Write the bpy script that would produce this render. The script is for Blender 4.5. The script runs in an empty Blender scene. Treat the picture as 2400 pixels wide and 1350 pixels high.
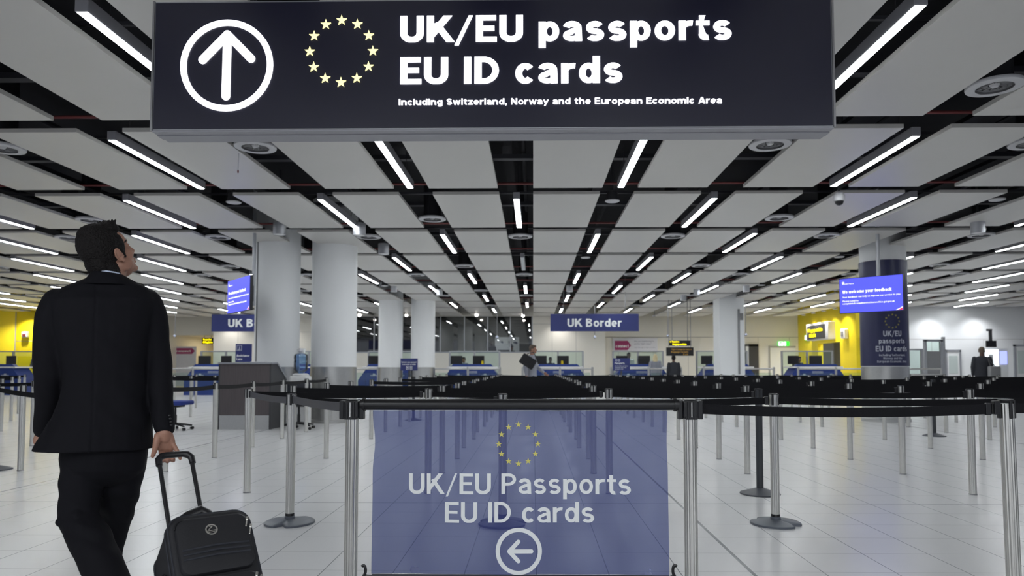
import bpy, bmesh, math, random
from math import pi, sin, cos, tan, atan, atan2, radians, sqrt, hypot
from mathutils import Vector, Matrix, Euler, noise

S = bpy.context.scene
COL = S.collection
random.seed(7)

# ------------------------------------------------------------------ camera
FPX, PX, PY = 1650.0, 1225.0, 786.0           # focal length and principal point in 2400x1350 pixels
HC, PITCH, YAW = 1.14, atan(76 / 1650), radians(0.87)
cam_data = bpy.data.cameras.new('camera')
cam_data.sensor_width = 36
cam_data.lens = FPX / 2400 * 36
cam_data.shift_x = -(PX - 1200) / 2400
cam_data.shift_y = (PY - 675) / 2400
cam_data.clip_end = 200
cam_data.dof.use_dof = True
cam_data.dof.focus_distance = 3.7
cam_data.dof.aperture_fstop = 3.2
cam = bpy.data.objects.new('camera', cam_data)
cam.location = (0, 0, HC)
cam.rotation_euler = (pi / 2 + PITCH, 0, YAW)
COL.objects.link(cam)
S.camera = cam
R = Euler((pi / 2 + PITCH, 0, YAW)).to_matrix()
O = Vector((0, 0, HC))

def ray(u, v):
    return R @ Vector(((u - PX) / FPX, -(v - PY) / FPX, -1))
def at(u, v, y):
    d = ray(u, v)
    return O + d * (y / d.y)
def ground(u, v, z=0.0):
    d = ray(u, v)
    return O + d * ((z - HC) / d.z)

# ------------------------------------------------------------------ world, lights, exposure
W = bpy.data.worlds.new('world')
S.world = W
W.use_nodes = True
W.node_tree.nodes['Background'].inputs[0].default_value = (0.80, 0.86, 1.0, 1)
W.node_tree.nodes['Background'].inputs[1].default_value = 0.30
S.view_settings.view_transform = 'Standard'
S.view_settings.look = 'None'
S.view_settings.gamma = 1
S.view_settings.exposure = 0.30
S.view_settings.use_curve_mapping = False
S.cycles.max_bounces = 8
S.cycles.diffuse_bounces = 5
S.cycles.glossy_bounces = 4
S.cycles.transparent_max_bounces = 12
S.cycles.use_denoising = True
S.cycles.sample_clamp_indirect = 6.0
LAMP = 30.0                                    # radiance of the tube lamps
def area(name, loc, sx, sy, power, col=(0.93, 0.97, 1.0), rot=(0, 0, 0)):
    l = bpy.data.lights.new(name, 'AREA')
    l.shape = 'RECTANGLE'
    l.size, l.size_y, l.energy, l.color = sx, sy, power, col
    o = bpy.data.objects.new(name, l)
    o.location, o.rotation_euler = loc, rot
    COL.objects.link(o)
# the tube lamps of the part of the hall behind the camera, row by row
for _i, _x in enumerate((-5.5, -2.2, 1.2, 4.5)):
    area('hall_lamp_row', (_x, -4.0, 3.55), 0.5, 7.0, 150)

# ------------------------------------------------------------------ materials
def mat(name, col, rough=0.5, metal=0.0, emit=None, es=0.0, spec=0.5, var=0.06, scale=12.0, bump=0.0, bscale=80.0, coat=0.0, aniso=0.0):
    m = bpy.data.materials.new(name)
    m.use_nodes = True
    nt = m.node_tree
    b = nt.nodes['Principled BSDF']
    b.inputs['Roughness'].default_value = rough
    b.inputs['Metallic'].default_value = metal
    b.inputs['Specular IOR Level'].default_value = spec
    b.inputs['Coat Weight'].default_value = coat
    tc = nt.nodes.new('ShaderNodeTexCoord')
    nz = nt.nodes.new('ShaderNodeTexNoise')
    nz.inputs['Scale'].default_value = scale
    nz.inputs['Detail'].default_value = 4
    nt.links.new(tc.outputs['Object'], nz.inputs['Vector'])
    rp = nt.nodes.new('ShaderNodeMapRange')
    rp.inputs[3].default_value = 1 - var
    rp.inputs[4].default_value = 1 + var
    nt.links.new(nz.outputs['Fac'], rp.inputs[0])
    mx = nt.nodes.new('ShaderNodeMix')
    mx.data_type = 'RGBA'
    mx.blend_type = 'MULTIPLY'
    mx.inputs[0].default_value = 1
    mx.inputs[6].default_value = (*col, 1)
    nt.links.new(rp.outputs[0], mx.inputs[7])
    nt.links.new(mx.outputs[2], b.inputs['Base Color'])
    if emit:
        b.inputs['Emission Color'].default_value = (*emit, 1)
        b.inputs['Emission Strength'].default_value = es
    if bump:
        n2 = nt.nodes.new('ShaderNodeTexNoise')
        n2.inputs['Scale'].default_value = bscale
        n2.inputs['Detail'].default_value = 3
        nt.links.new(tc.outputs['Object'], n2.inputs['Vector'])
        bp = nt.nodes.new('ShaderNodeBump')
        bp.inputs['Strength'].default_value = bump
        bp.inputs['Distance'].default_value = 0.01
        nt.links.new(n2.outputs['Fac'], bp.inputs['Height'])
        nt.links.new(bp.outputs['Normal'], b.inputs['Normal'])
    return m

def emitter(name, col, es):
    m = bpy.data.materials.new(name)
    m.use_nodes = True
    nt = m.node_tree
    b = nt.nodes['Principled BSDF']
    b.inputs['Base Color'].default_value = (*[c * 0.3 for c in col], 1)
    b.inputs['Emission Color'].default_value = (*col, 1)
    b.inputs['Emission Strength'].default_value = es
    return m

def glass(name, tint, fac, rough=0.02):
    """pane: mostly see-through, mirror-like at its surface"""
    m = bpy.data.materials.new(name)
    m.use_nodes = True
    nt = m.node_tree
    nt.nodes.clear()
    out = nt.nodes.new('ShaderNodeOutputMaterial')
    tr = nt.nodes.new('ShaderNodeBsdfTransparent')
    tr.inputs[0].default_value = (*tint, 1)
    gl = nt.nodes.new('ShaderNodeBsdfGlossy')
    gl.inputs['Roughness'].default_value = rough
    fr = nt.nodes.new('ShaderNodeFresnel')
    fr.inputs[0].default_value = 1.45
    ad = nt.nodes.new('ShaderNodeMath')
    ad.inputs[1].default_value = fac
    nt.links.new(fr.outputs[0], ad.inputs[0])
    mx = nt.nodes.new('ShaderNodeMixShader')
    nt.links.new(ad.outputs[0], mx.inputs[0])
    nt.links.new(tr.outputs[0], mx.inputs[1])
    nt.links.new(gl.outputs[0], mx.inputs[2])
    nt.links.new(mx.outputs[0], out.inputs[0])
    return m

M = {}
M['raft'] = mat('raft_white', (0.60, 0.585, 0.56), 0.38, var=0.02, scale=2)
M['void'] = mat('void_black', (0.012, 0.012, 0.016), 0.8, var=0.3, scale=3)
M['pipe'] = mat('void_pipe', (0.05, 0.05, 0.06), 0.5)
M['pipe_red'] = mat('void_pipe_red', (0.16, 0.03, 0.03), 0.5)
M['wall_cream'] = mat('wall_cream', (0.86, 0.83, 0.76), 0.6, var=0.02, scale=1)
M['wall_white'] = mat('wall_white', (0.86, 0.87, 0.88), 0.55, var=0.02, scale=1)
M['joint'] = mat('wall_joint', (0.45, 0.44, 0.42), 0.7)
M['yellow'] = mat('wall_yellow', (0.90, 0.70, 0.012), 0.45, var=0.03, scale=2)
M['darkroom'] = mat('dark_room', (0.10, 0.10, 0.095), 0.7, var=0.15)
M['steel'] = mat('brushed_steel', (0.55, 0.55, 0.54), 0.32, 1.0, var=0.08, scale=30)
M['steel_dk'] = mat('dull_steel', (0.36, 0.36, 0.37), 0.4, 1.0)
M['alu'] = mat('aluminium', (0.42, 0.43, 0.46), 0.42, 0.6)
M['tube'] = None
M['black'] = mat('black_plastic', (0.008, 0.008, 0.010), 0.36, var=0.2)
M['belt'] = mat('black_belt', (0.006, 0.006, 0.008), 0.75, spec=0.25, var=0.2, scale=60, bump=0.3, bscale=400)
M['belt_grey'] = mat('grey_belt', (0.10, 0.10, 0.115), 0.65, var=0.15, scale=60, bump=0.3, bscale=400)
M['post_dark'] = mat('charcoal_post', (0.045, 0.05, 0.058), 0.5)
M['base_grey'] = mat('grey_base', (0.13, 0.145, 0.175), 0.42)
M['base_dark'] = mat('dark_base', (0.07, 0.075, 0.09), 0.4)
M['navy'] = mat('navy_panel', (0.015, 0.015, 0.034), 0.35, var=0.05)
M['navy_wrap'] = mat('navy_wrap', (0.022, 0.026, 0.085), 0.35, var=0.08)
M['sign_blue'] = mat('sign_blue', (0.025, 0.035, 0.16), 0.4, var=0.05)
M['desk_blue'] = mat('desk_blue', (0.02, 0.05, 0.24), 0.4, var=0.05)
M['white'] = mat('white_gloss', (0.80, 0.80, 0.80), 0.4, var=0.03)
M['letter'] = mat('white_letter', (0.88, 0.90, 0.90), 0.6, var=0.01)
M['letter_dim'] = mat('pale_letter', (0.52, 0.54, 0.62), 0.6, var=0.01)
M['star'] = mat('yellow_star', (0.72, 0.66, 0.16), 0.6, var=0.02)
M['star_dim'] = mat('dull_star', (0.36, 0.33, 0.08), 0.6, var=0.02)
M['lit_white'] = emitter('backlit_white', (0.97, 0.97, 1.0), 1.6)
M['lit_star'] = emitter('backlit_star', (1.0, 0.93, 0.42), 1.2)
M['lit_yellow'] = emitter('lit_yellow', (1.0, 0.80, 0.0), 1.6)
M['lit_green'] = emitter('lit_green', (0.05, 0.9, 0.06), 1.0)
M['lit_screen'] = emitter('lit_screen', (0.075, 0.085, 0.80), 1.15)
M['lit_text'] = emitter('lit_text', (0.80, 0.82, 1.0), 1.2)
M['tubelight'] = emitter('tube_light', (0.93, 0.98, 1.0), LAMP)
M['tubeoff'] = mat('tube_unlit', (0.55, 0.57, 0.60), 0.4)
M['housing'] = mat('lamp_housing', (0.34, 0.34, 0.37), 0.45, 0.2)
M['vent'] = mat('vent_white', (0.55, 0.55, 0.57), 0.5)
M['dark_grey'] = mat('dark_grey', (0.05, 0.05, 0.055), 0.5)
M['mid_grey'] = mat('mid_grey', (0.22, 0.22, 0.23), 0.5)
M['wood'] = None
M['glass'] = glass('clear_glass', (0.86, 0.93, 0.90), 0.02)
M['frost'] = mat('pale_screen', (0.52, 0.58, 0.56), 0.5, var=0.03)
M['glass_dark'] = glass('window_glass', (0.62, 0.64, 0.64), 0.10)
M['bottle'] = glass('water_bottle', (0.45, 0.62, 0.86), 0.10, 0.08)
M['skin'] = mat('skin', (0.34, 0.175, 0.122), 0.5, var=0.12, scale=40, bump=0.05)
M['skin_dk'] = mat('skin_dark', (0.10, 0.05, 0.035), 0.5, var=0.1)
M['hair'] = mat('dark_hair', (0.0075, 0.006, 0.006), 0.6, var=0.4, scale=60, bump=0.9, bscale=160, spec=0.22)
M['hair_brown'] = mat('brown_hair', (0.10, 0.07, 0.05), 0.6, var=0.3, scale=60)
M['hair_blonde'] = mat('blonde_hair', (0.66, 0.55, 0.33), 0.6, var=0.2, scale=40)
M['suit'] = None
M['shirt'] = mat('pale_shirt', (0.55, 0.62, 0.78), 0.7, var=0.08, scale=80)
M['shirt_white'] = mat('white_shirt', (0.75, 0.76, 0.80), 0.7)
M['cloth_grey'] = mat('grey_cloth', (0.30, 0.31, 0.36), 0.8)
M['cloth_dark'] = mat('dark_cloth', (0.02, 0.022, 0.03), 0.8)
M['cloth_jean'] = mat('denim', (0.05, 0.065, 0.11), 0.8)
M['shoe'] = mat('black_leather', (0.012, 0.011, 0.011), 0.3)
M['bagcloth'] = mat('bag_nylon', (0.0075, 0.0078, 0.011), 0.62, var=0.2, scale=200, bump=0.25, bscale=700)
M['chrome'] = mat('chrome', (0.75, 0.74, 0.70), 0.22, 1.0)
M['magenta'] = mat('magenta', (0.34, 0.03, 0.13), 0.5)
M['paper'] = mat('poster_paper', (0.66, 0.66, 0.70), 0.6)
M['ink'] = mat('grey_ink', (0.30, 0.30, 0.36), 0.6)
M['chair_blue'] = mat('chair_blue', (0.02, 0.045, 0.26), 0.7)
M['orange'] = mat('warm_orange', (0.55, 0.3, 0.05), 0.5)
M['cctv'] = emitter('cctv_ring', (0.55, 0.65, 1.0), 5.0)
M['spot_lit'] = emitter('spot_lit', (1.0, 0.93, 0.85), 22.0)
M['kiosk_lit'] = emitter('kiosk_lit', (0.85, 0.95, 1.0), 1.6)

def node_mats():
    # ribbed aluminium tube: bright and dark vertical flutes round the post
    m = mat('fluted_tube', (0.74, 0.73, 0.69), 0.30, 1.0, var=0.10, scale=20)
    nt = m.node_tree
    tc = nt.nodes['Texture Coordinate']
    sp = nt.nodes.new('ShaderNodeSeparateXYZ')
    nt.links.new(tc.outputs['Object'], sp.inputs[0])
    an = nt.nodes.new('ShaderNodeMath'); an.operation = 'ARCTAN2'
    nt.links.new(sp.outputs[1], an.inputs[0]); nt.links.new(sp.outputs[0], an.inputs[1])
    mu = nt.nodes.new('ShaderNodeMath'); mu.operation = 'MULTIPLY'; mu.inputs[1].default_value = 16
    nt.links.new(an.outputs[0], mu.inputs[0])
    sn = nt.nodes.new('ShaderNodeMath'); sn.operation = 'SINE'
    nt.links.new(mu.outputs[0], sn.inputs[0])
    bp = nt.nodes.new('ShaderNodeBump'); bp.inputs['Strength'].default_value = 0.40; bp.inputs['Distance'].default_value = 0.004
    nt.links.new(sn.outputs[0], bp.inputs['Height'])
    nt.links.new(bp.outputs['Normal'], nt.nodes['Principled BSDF'].inputs['Normal'])
    M['tube'] = m
    # wood grain laminate
    m = mat('dark_wood', (0.095, 0.080, 0.084), 0.45, var=0.35, scale=6)
    nt = m.node_tree
    mp = nt.nodes.new('ShaderNodeMapping'); mp.inputs['Scale'].default_value = (9, 9, 0.35)
    nz = nt.nodes['Noise Texture']
    nt.links.new(nt.nodes['Texture Coordinate'].outputs['Object'], mp.inputs[0])
    nt.links.new(mp.outputs[0], nz.inputs['Vector'])
    M['wood'] = m
    # suit wool with soft folds
    m = mat('suit_wool', (0.0056, 0.0055, 0.0080), 0.8, var=0.25, scale=300, spec=0.16)
    nt = m.node_tree
    tc = nt.nodes['Texture Coordinate']
    mp = nt.nodes.new('ShaderNodeMapping')
    mp.inputs['Rotation'].default_value = (0, radians(38), 0)
    mp.inputs['Scale'].default_value = (9, 6, 2.4)
    nt.links.new(tc.outputs['Object'], mp.inputs[0])
    nz = nt.nodes.new('ShaderNodeTexNoise'); nz.inputs['Scale'].default_value = 1.0; nz.inputs['Detail'].default_value = 2
    nt.links.new(mp.outputs[0], nz.inputs['Vector'])
    bp = nt.nodes.new('ShaderNodeBump'); bp.inputs['Strength'].default_value = 0.55; bp.inputs['Distance'].default_value = 0.03
    nt.links.new(nz.outputs['Fac'], bp.inputs['Height'])
    nt.links.new(bp.outputs['Normal'], nt.nodes['Principled BSDF'].inputs['Normal'])
    M['suit'] = m
    # printed mesh banner: blue yarn with holes
    m = mat('mesh_banner', (0.034, 0.046, 0.215), 0.65, var=0.08, scale=5)
    nt = m.node_tree
    tc = nt.nodes['Texture Coordinate']
    b = nt.nodes['Principled BSDF']; out = nt.nodes['Material Output']
    nw = nt.nodes.new('ShaderNodeTexNoise'); nw.inputs['Scale'].default_value = 3
    nt.links.new(tc.outputs['Object'], nw.inputs['Vector'])
    mr = nt.nodes.new('ShaderNodeMapRange'); mr.inputs[3].default_value = 0.31; mr.inputs[4].default_value = 0.31
    nt.links.new(nw.outputs['Fac'], mr.inputs[0])
    tr = nt.nodes.new('ShaderNodeBsdfTransparent'); tr.inputs[0].default_value = (0.78, 0.84, 1.0, 1)
    mx = nt.nodes.new('ShaderNodeMixShader')
    nt.links.new(mr.outputs[0], mx.inputs[0]); nt.links.new(b.outputs[0], mx.inputs[1]); nt.links.new(tr.outputs[0], mx.inputs[2])
    nt.links.new(mx.outputs[0], out.inputs[0])
    M['banner'] = m
    # polished pale floor tiles, 0.4 m, with thin grey joints and two wide movement joints
    m = mat('floor_tiles', (0.74, 0.74, 0.75), 0.24, var=0.05, scale=0.6, spec=0.6)
    nt = m.node_tree
    tc = nt.nodes['Texture Coordinate']
    b = nt.nodes['Principled BSDF']
    sp = nt.nodes.new('ShaderNodeSeparateXYZ'); nt.links.new(tc.outputs['Object'], sp.inputs[0])
    def line(sock, period, off, width):
        a = nt.nodes.new('ShaderNodeMath'); a.operation = 'ADD'; a.inputs[1].default_value = 400 * period - off
        nt.links.new(sock, a.inputs[0])
        f = nt.nodes.new('ShaderNodeMath'); f.operation = 'MODULO'; f.inputs[1].default_value = period
        nt.links.new(a.outputs[0], f.inputs[0])
        c = nt.nodes.new('ShaderNodeMath'); c.operation = 'LESS_THAN'; c.inputs[1].default_value = width
        nt.links.new(f.outputs[0], c.inputs[0])
        return c.outputs[0]
    def vmax(a, c):
        x = nt.nodes.new('ShaderNodeMath'); x.operation = 'MAXIMUM'
        nt.links.new(a, x.inputs[0]); nt.links.new(c, x.inputs[1]); return x.outputs[0]
    def vmul(a, k):
        x = nt.nodes.new('ShaderNodeMath'); x.operation = 'MULTIPLY'; x.inputs[1].default_value = k
        nt.links.new(a, x.inputs[0]); return x.outputs[0]
    l = vmax(vmul(line(sp.outputs[0], 0.4, 0.014, 0.0055), 0.9), vmul(line(sp.outputs[1], 0.4, 0.01, 0.0045), 0.6))
    l = vmax(l, line(sp.outputs[0], 6.115, 1.207, 0.022))
    l = vmax(l, line(sp.outputs[1], 6.0, 5.99, 0.010))
    base = nt.nodes['Mix'].outputs[2]
    # each tile a hair lighter or darker
    fl = nt.nodes.new('ShaderNodeVectorMath'); fl.operation = 'SNAP'; fl.inputs[1].default_value = (0.4, 0.4, 10)
    of = nt.nodes.new('ShaderNodeVectorMath'); of.operation = 'ADD'; of.inputs[1].default_value = (0.386, 0.39, 5)
    nt.links.new(tc.outputs['Object'], of.inputs[0]); nt.links.new(of.outputs[0], fl.inputs[0])
    wn = nt.nodes.new('ShaderNodeTexWhiteNoise'); nt.links.new(fl.outputs[0], wn.inputs['Vector'])
    mr = nt.nodes.new('ShaderNodeMapRange'); mr.inputs[3].default_value = 1.0; mr.inputs[4].default_value = 1.0
    nt.links.new(wn.outputs['Value'], mr.inputs[0])
    m2 = nt.nodes.new('ShaderNodeMix'); m2.data_type = 'RGBA'; m2.blend_type = 'MULTIPLY'; m2.inputs[0].default_value = 1
    nt.links.new(base, m2.inputs[6]); nt.links.new(mr.outputs[0], m2.inputs[7])
    mx = nt.nodes.new('ShaderNodeMix'); mx.data_type = 'RGBA'
    nt.links.new(l, mx.inputs[0]); nt.links.new(m2.outputs[2], mx.inputs[6]); mx.inputs[7].default_value = (0.17, 0.18, 0.20, 1)
    nt.links.new(mx.outputs[2], b.inputs['Base Color'])
    rz = nt.nodes.new('ShaderNodeTexNoise'); rz.inputs['Scale'].default_value = 3
    nt.links.new(tc.outputs['Object'], rz.inputs['Vector'])
    rr = nt.nodes.new('ShaderNodeMapRange'); rr.inputs[3].default_value = 0.26; rr.inputs[4].default_value = 0.26
    nt.links.new(rz.outputs['Fac'], rr.inputs[0]); nt.links.new(rr.outputs[0], b.inputs['Roughness'])
    M['floor'] = m
node_mats()

# ------------------------------------------------------------------ objects
def link(o, parent=None):
    COL.objects.link(o)
    if parent: o.parent = parent
    return o
def tag(o, label=None, cat=None, group=None, kind=None):
    if label: o['label'] = label
    if cat: o['category'] = cat
    if group: o['group'] = group
    if kind: o['kind'] = kind
    return o
def thing(name, label, cat, loc=(0, 0, 0), rz=0.0, group=None):
    o = bpy.data.objects.new(name, None)
    o.location = loc; o.rotation_euler = (0, 0, rz); o.empty_display_size = 0.1
    link(o)
    return tag(o, label, cat, group)
def obj(name, bm, material, parent=None, smooth=False, loc=None):
    me = bpy.data.meshes.new(name)
    bmesh.ops.recalc_face_normals(bm, faces=bm.faces)
    if smooth:
        for f in bm.faces: f.smooth = True
        for e in bm.edges:
            if len(e.link_faces) == 2 and e.calc_face_angle(0) > 0.7: e.smooth = False
    bm.to_mesh(me); bm.free()
    for mm in (material if isinstance(material, (list, tuple)) else [material]):
        me.materials.append(M[mm] if isinstance(mm, str) else mm)
    o = bpy.data.objects.new(name, me)
    if loc is not None: o.location = loc
    return link(o, parent)
def dup(root, loc=None, rz=None, label=None, group=None):
    r = root.copy(); COL.objects.link(r)
    if loc is not None: r.location = loc
    if rz is not None: r.rotation_euler = (0, 0, rz)
    if label: r['label'] = label
    if group: r['group'] = group
    for ch in list(root.children):
        c = ch.copy(); COL.objects.link(c); c.parent = r
        for g in list(ch.children):
            d = g.copy(); COL.objects.link(d); d.parent = c
    return r

# ------------------------------------------------------------------ shapes
def NB(): return bmesh.new()
def box(bm, x0, x1, y0, y1, z0, z1, bev=0.0, mtx=None):
    vs = [bm.verts.new((x, y, z)) for x in (x0, x1) for y in (y0, y1) for z in (z0, z1)]
    fs = [bm.faces.new([vs[i] for i in q]) for q in ((0, 1, 3, 2), (4, 6, 7, 5), (0, 4, 5, 1), (2, 3, 7, 6), (0, 2, 6, 4), (1, 5, 7, 3))]
    if bev:
        es = list({e for f in fs for e in f.edges})
        r = bmesh.ops.bevel(bm, geom=es, offset=bev, segments=2, affect='EDGES', profile=0.5)
        vs = list({v for f in r['faces'] for v in f.verts} | {v for v in vs if v.is_valid})
    if mtx is not None: bmesh.ops.transform(bm, matrix=mtx, verts=vs)
    return vs
def frame(d):
    d = d.normalized()
    a = Vector((0, 0, 1)) if abs(d.z) < 0.9 else Vector((1, 0, 0))
    x = a.cross(d).normalized()
    return x, d.cross(x).normalized()
def loft(bm, rings, cap=True, close=True):
    rv = [[bm.verts.new(p) for p in r] for r in rings]
    n = len(rv[0])
    for a, b in zip(rv, rv[1:]):
        for i in range(n if close else n - 1):
            j = (i + 1) % n
            bm.faces.new((a[i], a[j], b[j], b[i]))
    if cap:
        bm.faces.new(list(reversed(rv[0]))); bm.faces.new(rv[-1])
    return rv
def tube(bm, pts, rad, n=12, cap=True):
    pts = [Vector(p) for p in pts]
    rads = rad if isinstance(rad, (list, tuple)) else [rad] * len(pts)
    x = None; rings = []
    for i, p in enumerate(pts):
        d = (pts[min(i + 1, len(pts) - 1)] - pts[max(i - 1, 0)]).normalized()
        if x is None: x, y = frame(d)
        else:
            x = (x - d * x.dot(d)).normalized(); y = d.cross(x)
        rings.append([p + (x * cos(2 * pi * k / n) + y * sin(2 * pi * k / n)) * rads[i] for k in range(n)])
    return loft(bm, rings, cap)
def lathe(bm, prof, n=24, c=(0, 0, 0), cap=True):
    c = Vector(c)
    return loft(bm, [[c + Vector((r * cos(2 * pi * k / n), r * sin(2 * pi * k / n), z)) for k in range(n)] for r, z in prof], cap)
def prism(bm, poly, d0, d1, plane='xz'):
    """polygon extruded along the third axis"""
    def P(a, b, d): return {'xz': (a, d, b), 'xy': (a, b, d), 'yz': (d, a, b)}[plane]
    A = [bm.verts.new(P(a, b, d0)) for a, b in poly]; B = [bm.verts.new(P(a, b, d1)) for a, b in poly]
    n = len(poly)
    bm.faces.new(A); bm.faces.new(list(reversed(B)))
    for i in range(n):
        j = (i + 1) % n
        bm.faces.new((A[i], B[i], B[j], A[j]))
def rrect(x0, x1, z0, z1, r, n=5):
    out = []
    for cx, cz, a0 in ((x1 - r, z1 - r, 0), (x0 + r, z1 - r, 90), (x0 + r, z0 + r, 180), (x1 - r, z0 + r, 270)):
        for k in range(n + 1):
            a = radians(a0 + 90 * k / n); out.append((cx + r * cos(a), cz + r * sin(a)))
    return out
def ellipsoid(bm, c, r, rot=None, seg=20, rings=12):
    res = bmesh.ops.create_uvsphere(bm, u_segments=seg, v_segments=rings, radius=1)
    m = Matrix.Translation(Vector(c)) @ (rot.to_4x4() if rot is not None else Matrix.Identity(4)) @ Matrix.Diagonal((*r, 1))
    bmesh.ops.transform(bm, matrix=m, verts=res['verts'])
    return res['verts']
def capsule(bm, a, b, ra, rb=None, n=14):
    """tapered limb with round ends"""
    a, b = Vector(a), Vector(b); rb = ra if rb is None else rb
    d = (b - a).normalized(); x, y = frame(d)
    rings = []
    for k in range(1, 5):
        t = k / 5 * pi / 2
        rings.append((a - d * ra * cos(t), ra * sin(t)))
    rings += [(a, ra), (b, rb)]
    for k in range(4, 0, -1):
        t = k / 5 * pi / 2
        rings.append((b + d * rb * cos(t), rb * sin(t)))
    loft(bm, [[p + (x * cos(2 * pi * i / n) + y * sin(2 * pi * i / n)) * r for i in range(n)] for p, r in rings])
def limb(bm, pts, rads, n=14):
    for (a, b), (ra, rb) in zip(zip(pts, pts[1:]), zip(rads, rads[1:])): capsule(bm, a, b, ra, rb, n)
def star_pts(cx, cz, r, rot=0.0):
    return [(cx + (r if k % 2 == 0 else r * 0.39) * cos(pi / 2 + k * pi / 5 + rot), cz + (r if k % 2 == 0 else r * 0.39) * sin(pi / 2 + k * pi / 5 + rot)) for k in range(10)]
def star_face(bm, cx, cz, r, d0, d1):
    prism(bm, star_pts(cx, cz, r), d0, d1)
def annulus(bm, cx, cz, r0, r1, d0, d1, n=64):
    rings = []
    for r, d in ((r0, d0), (r1, d0), (r1, d1), (r0, d1), (r0, d0)):
        rings.append([(cx + r * cos(2 * pi * k / n), d, cz + r * sin(2 * pi * k / n)) for k in range(n)])
    loft(bm, rings, cap=False)
def stadium(bm, p, q, w, d0, d1, n=10):
    """bar with round ends from p to q in the xz plane"""
    a = atan2(q[1] - p[1], q[0] - p[0]); pts = []
    for c, s in ((q, -pi / 2), (p, pi / 2)):
        for k in range(n + 1):
            t = a + s + pi * k / n; pts.append((c[0] + w / 2 * cos(t), c[1] + w / 2 * sin(t)))
    prism(bm, pts, d0, d1)
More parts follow.
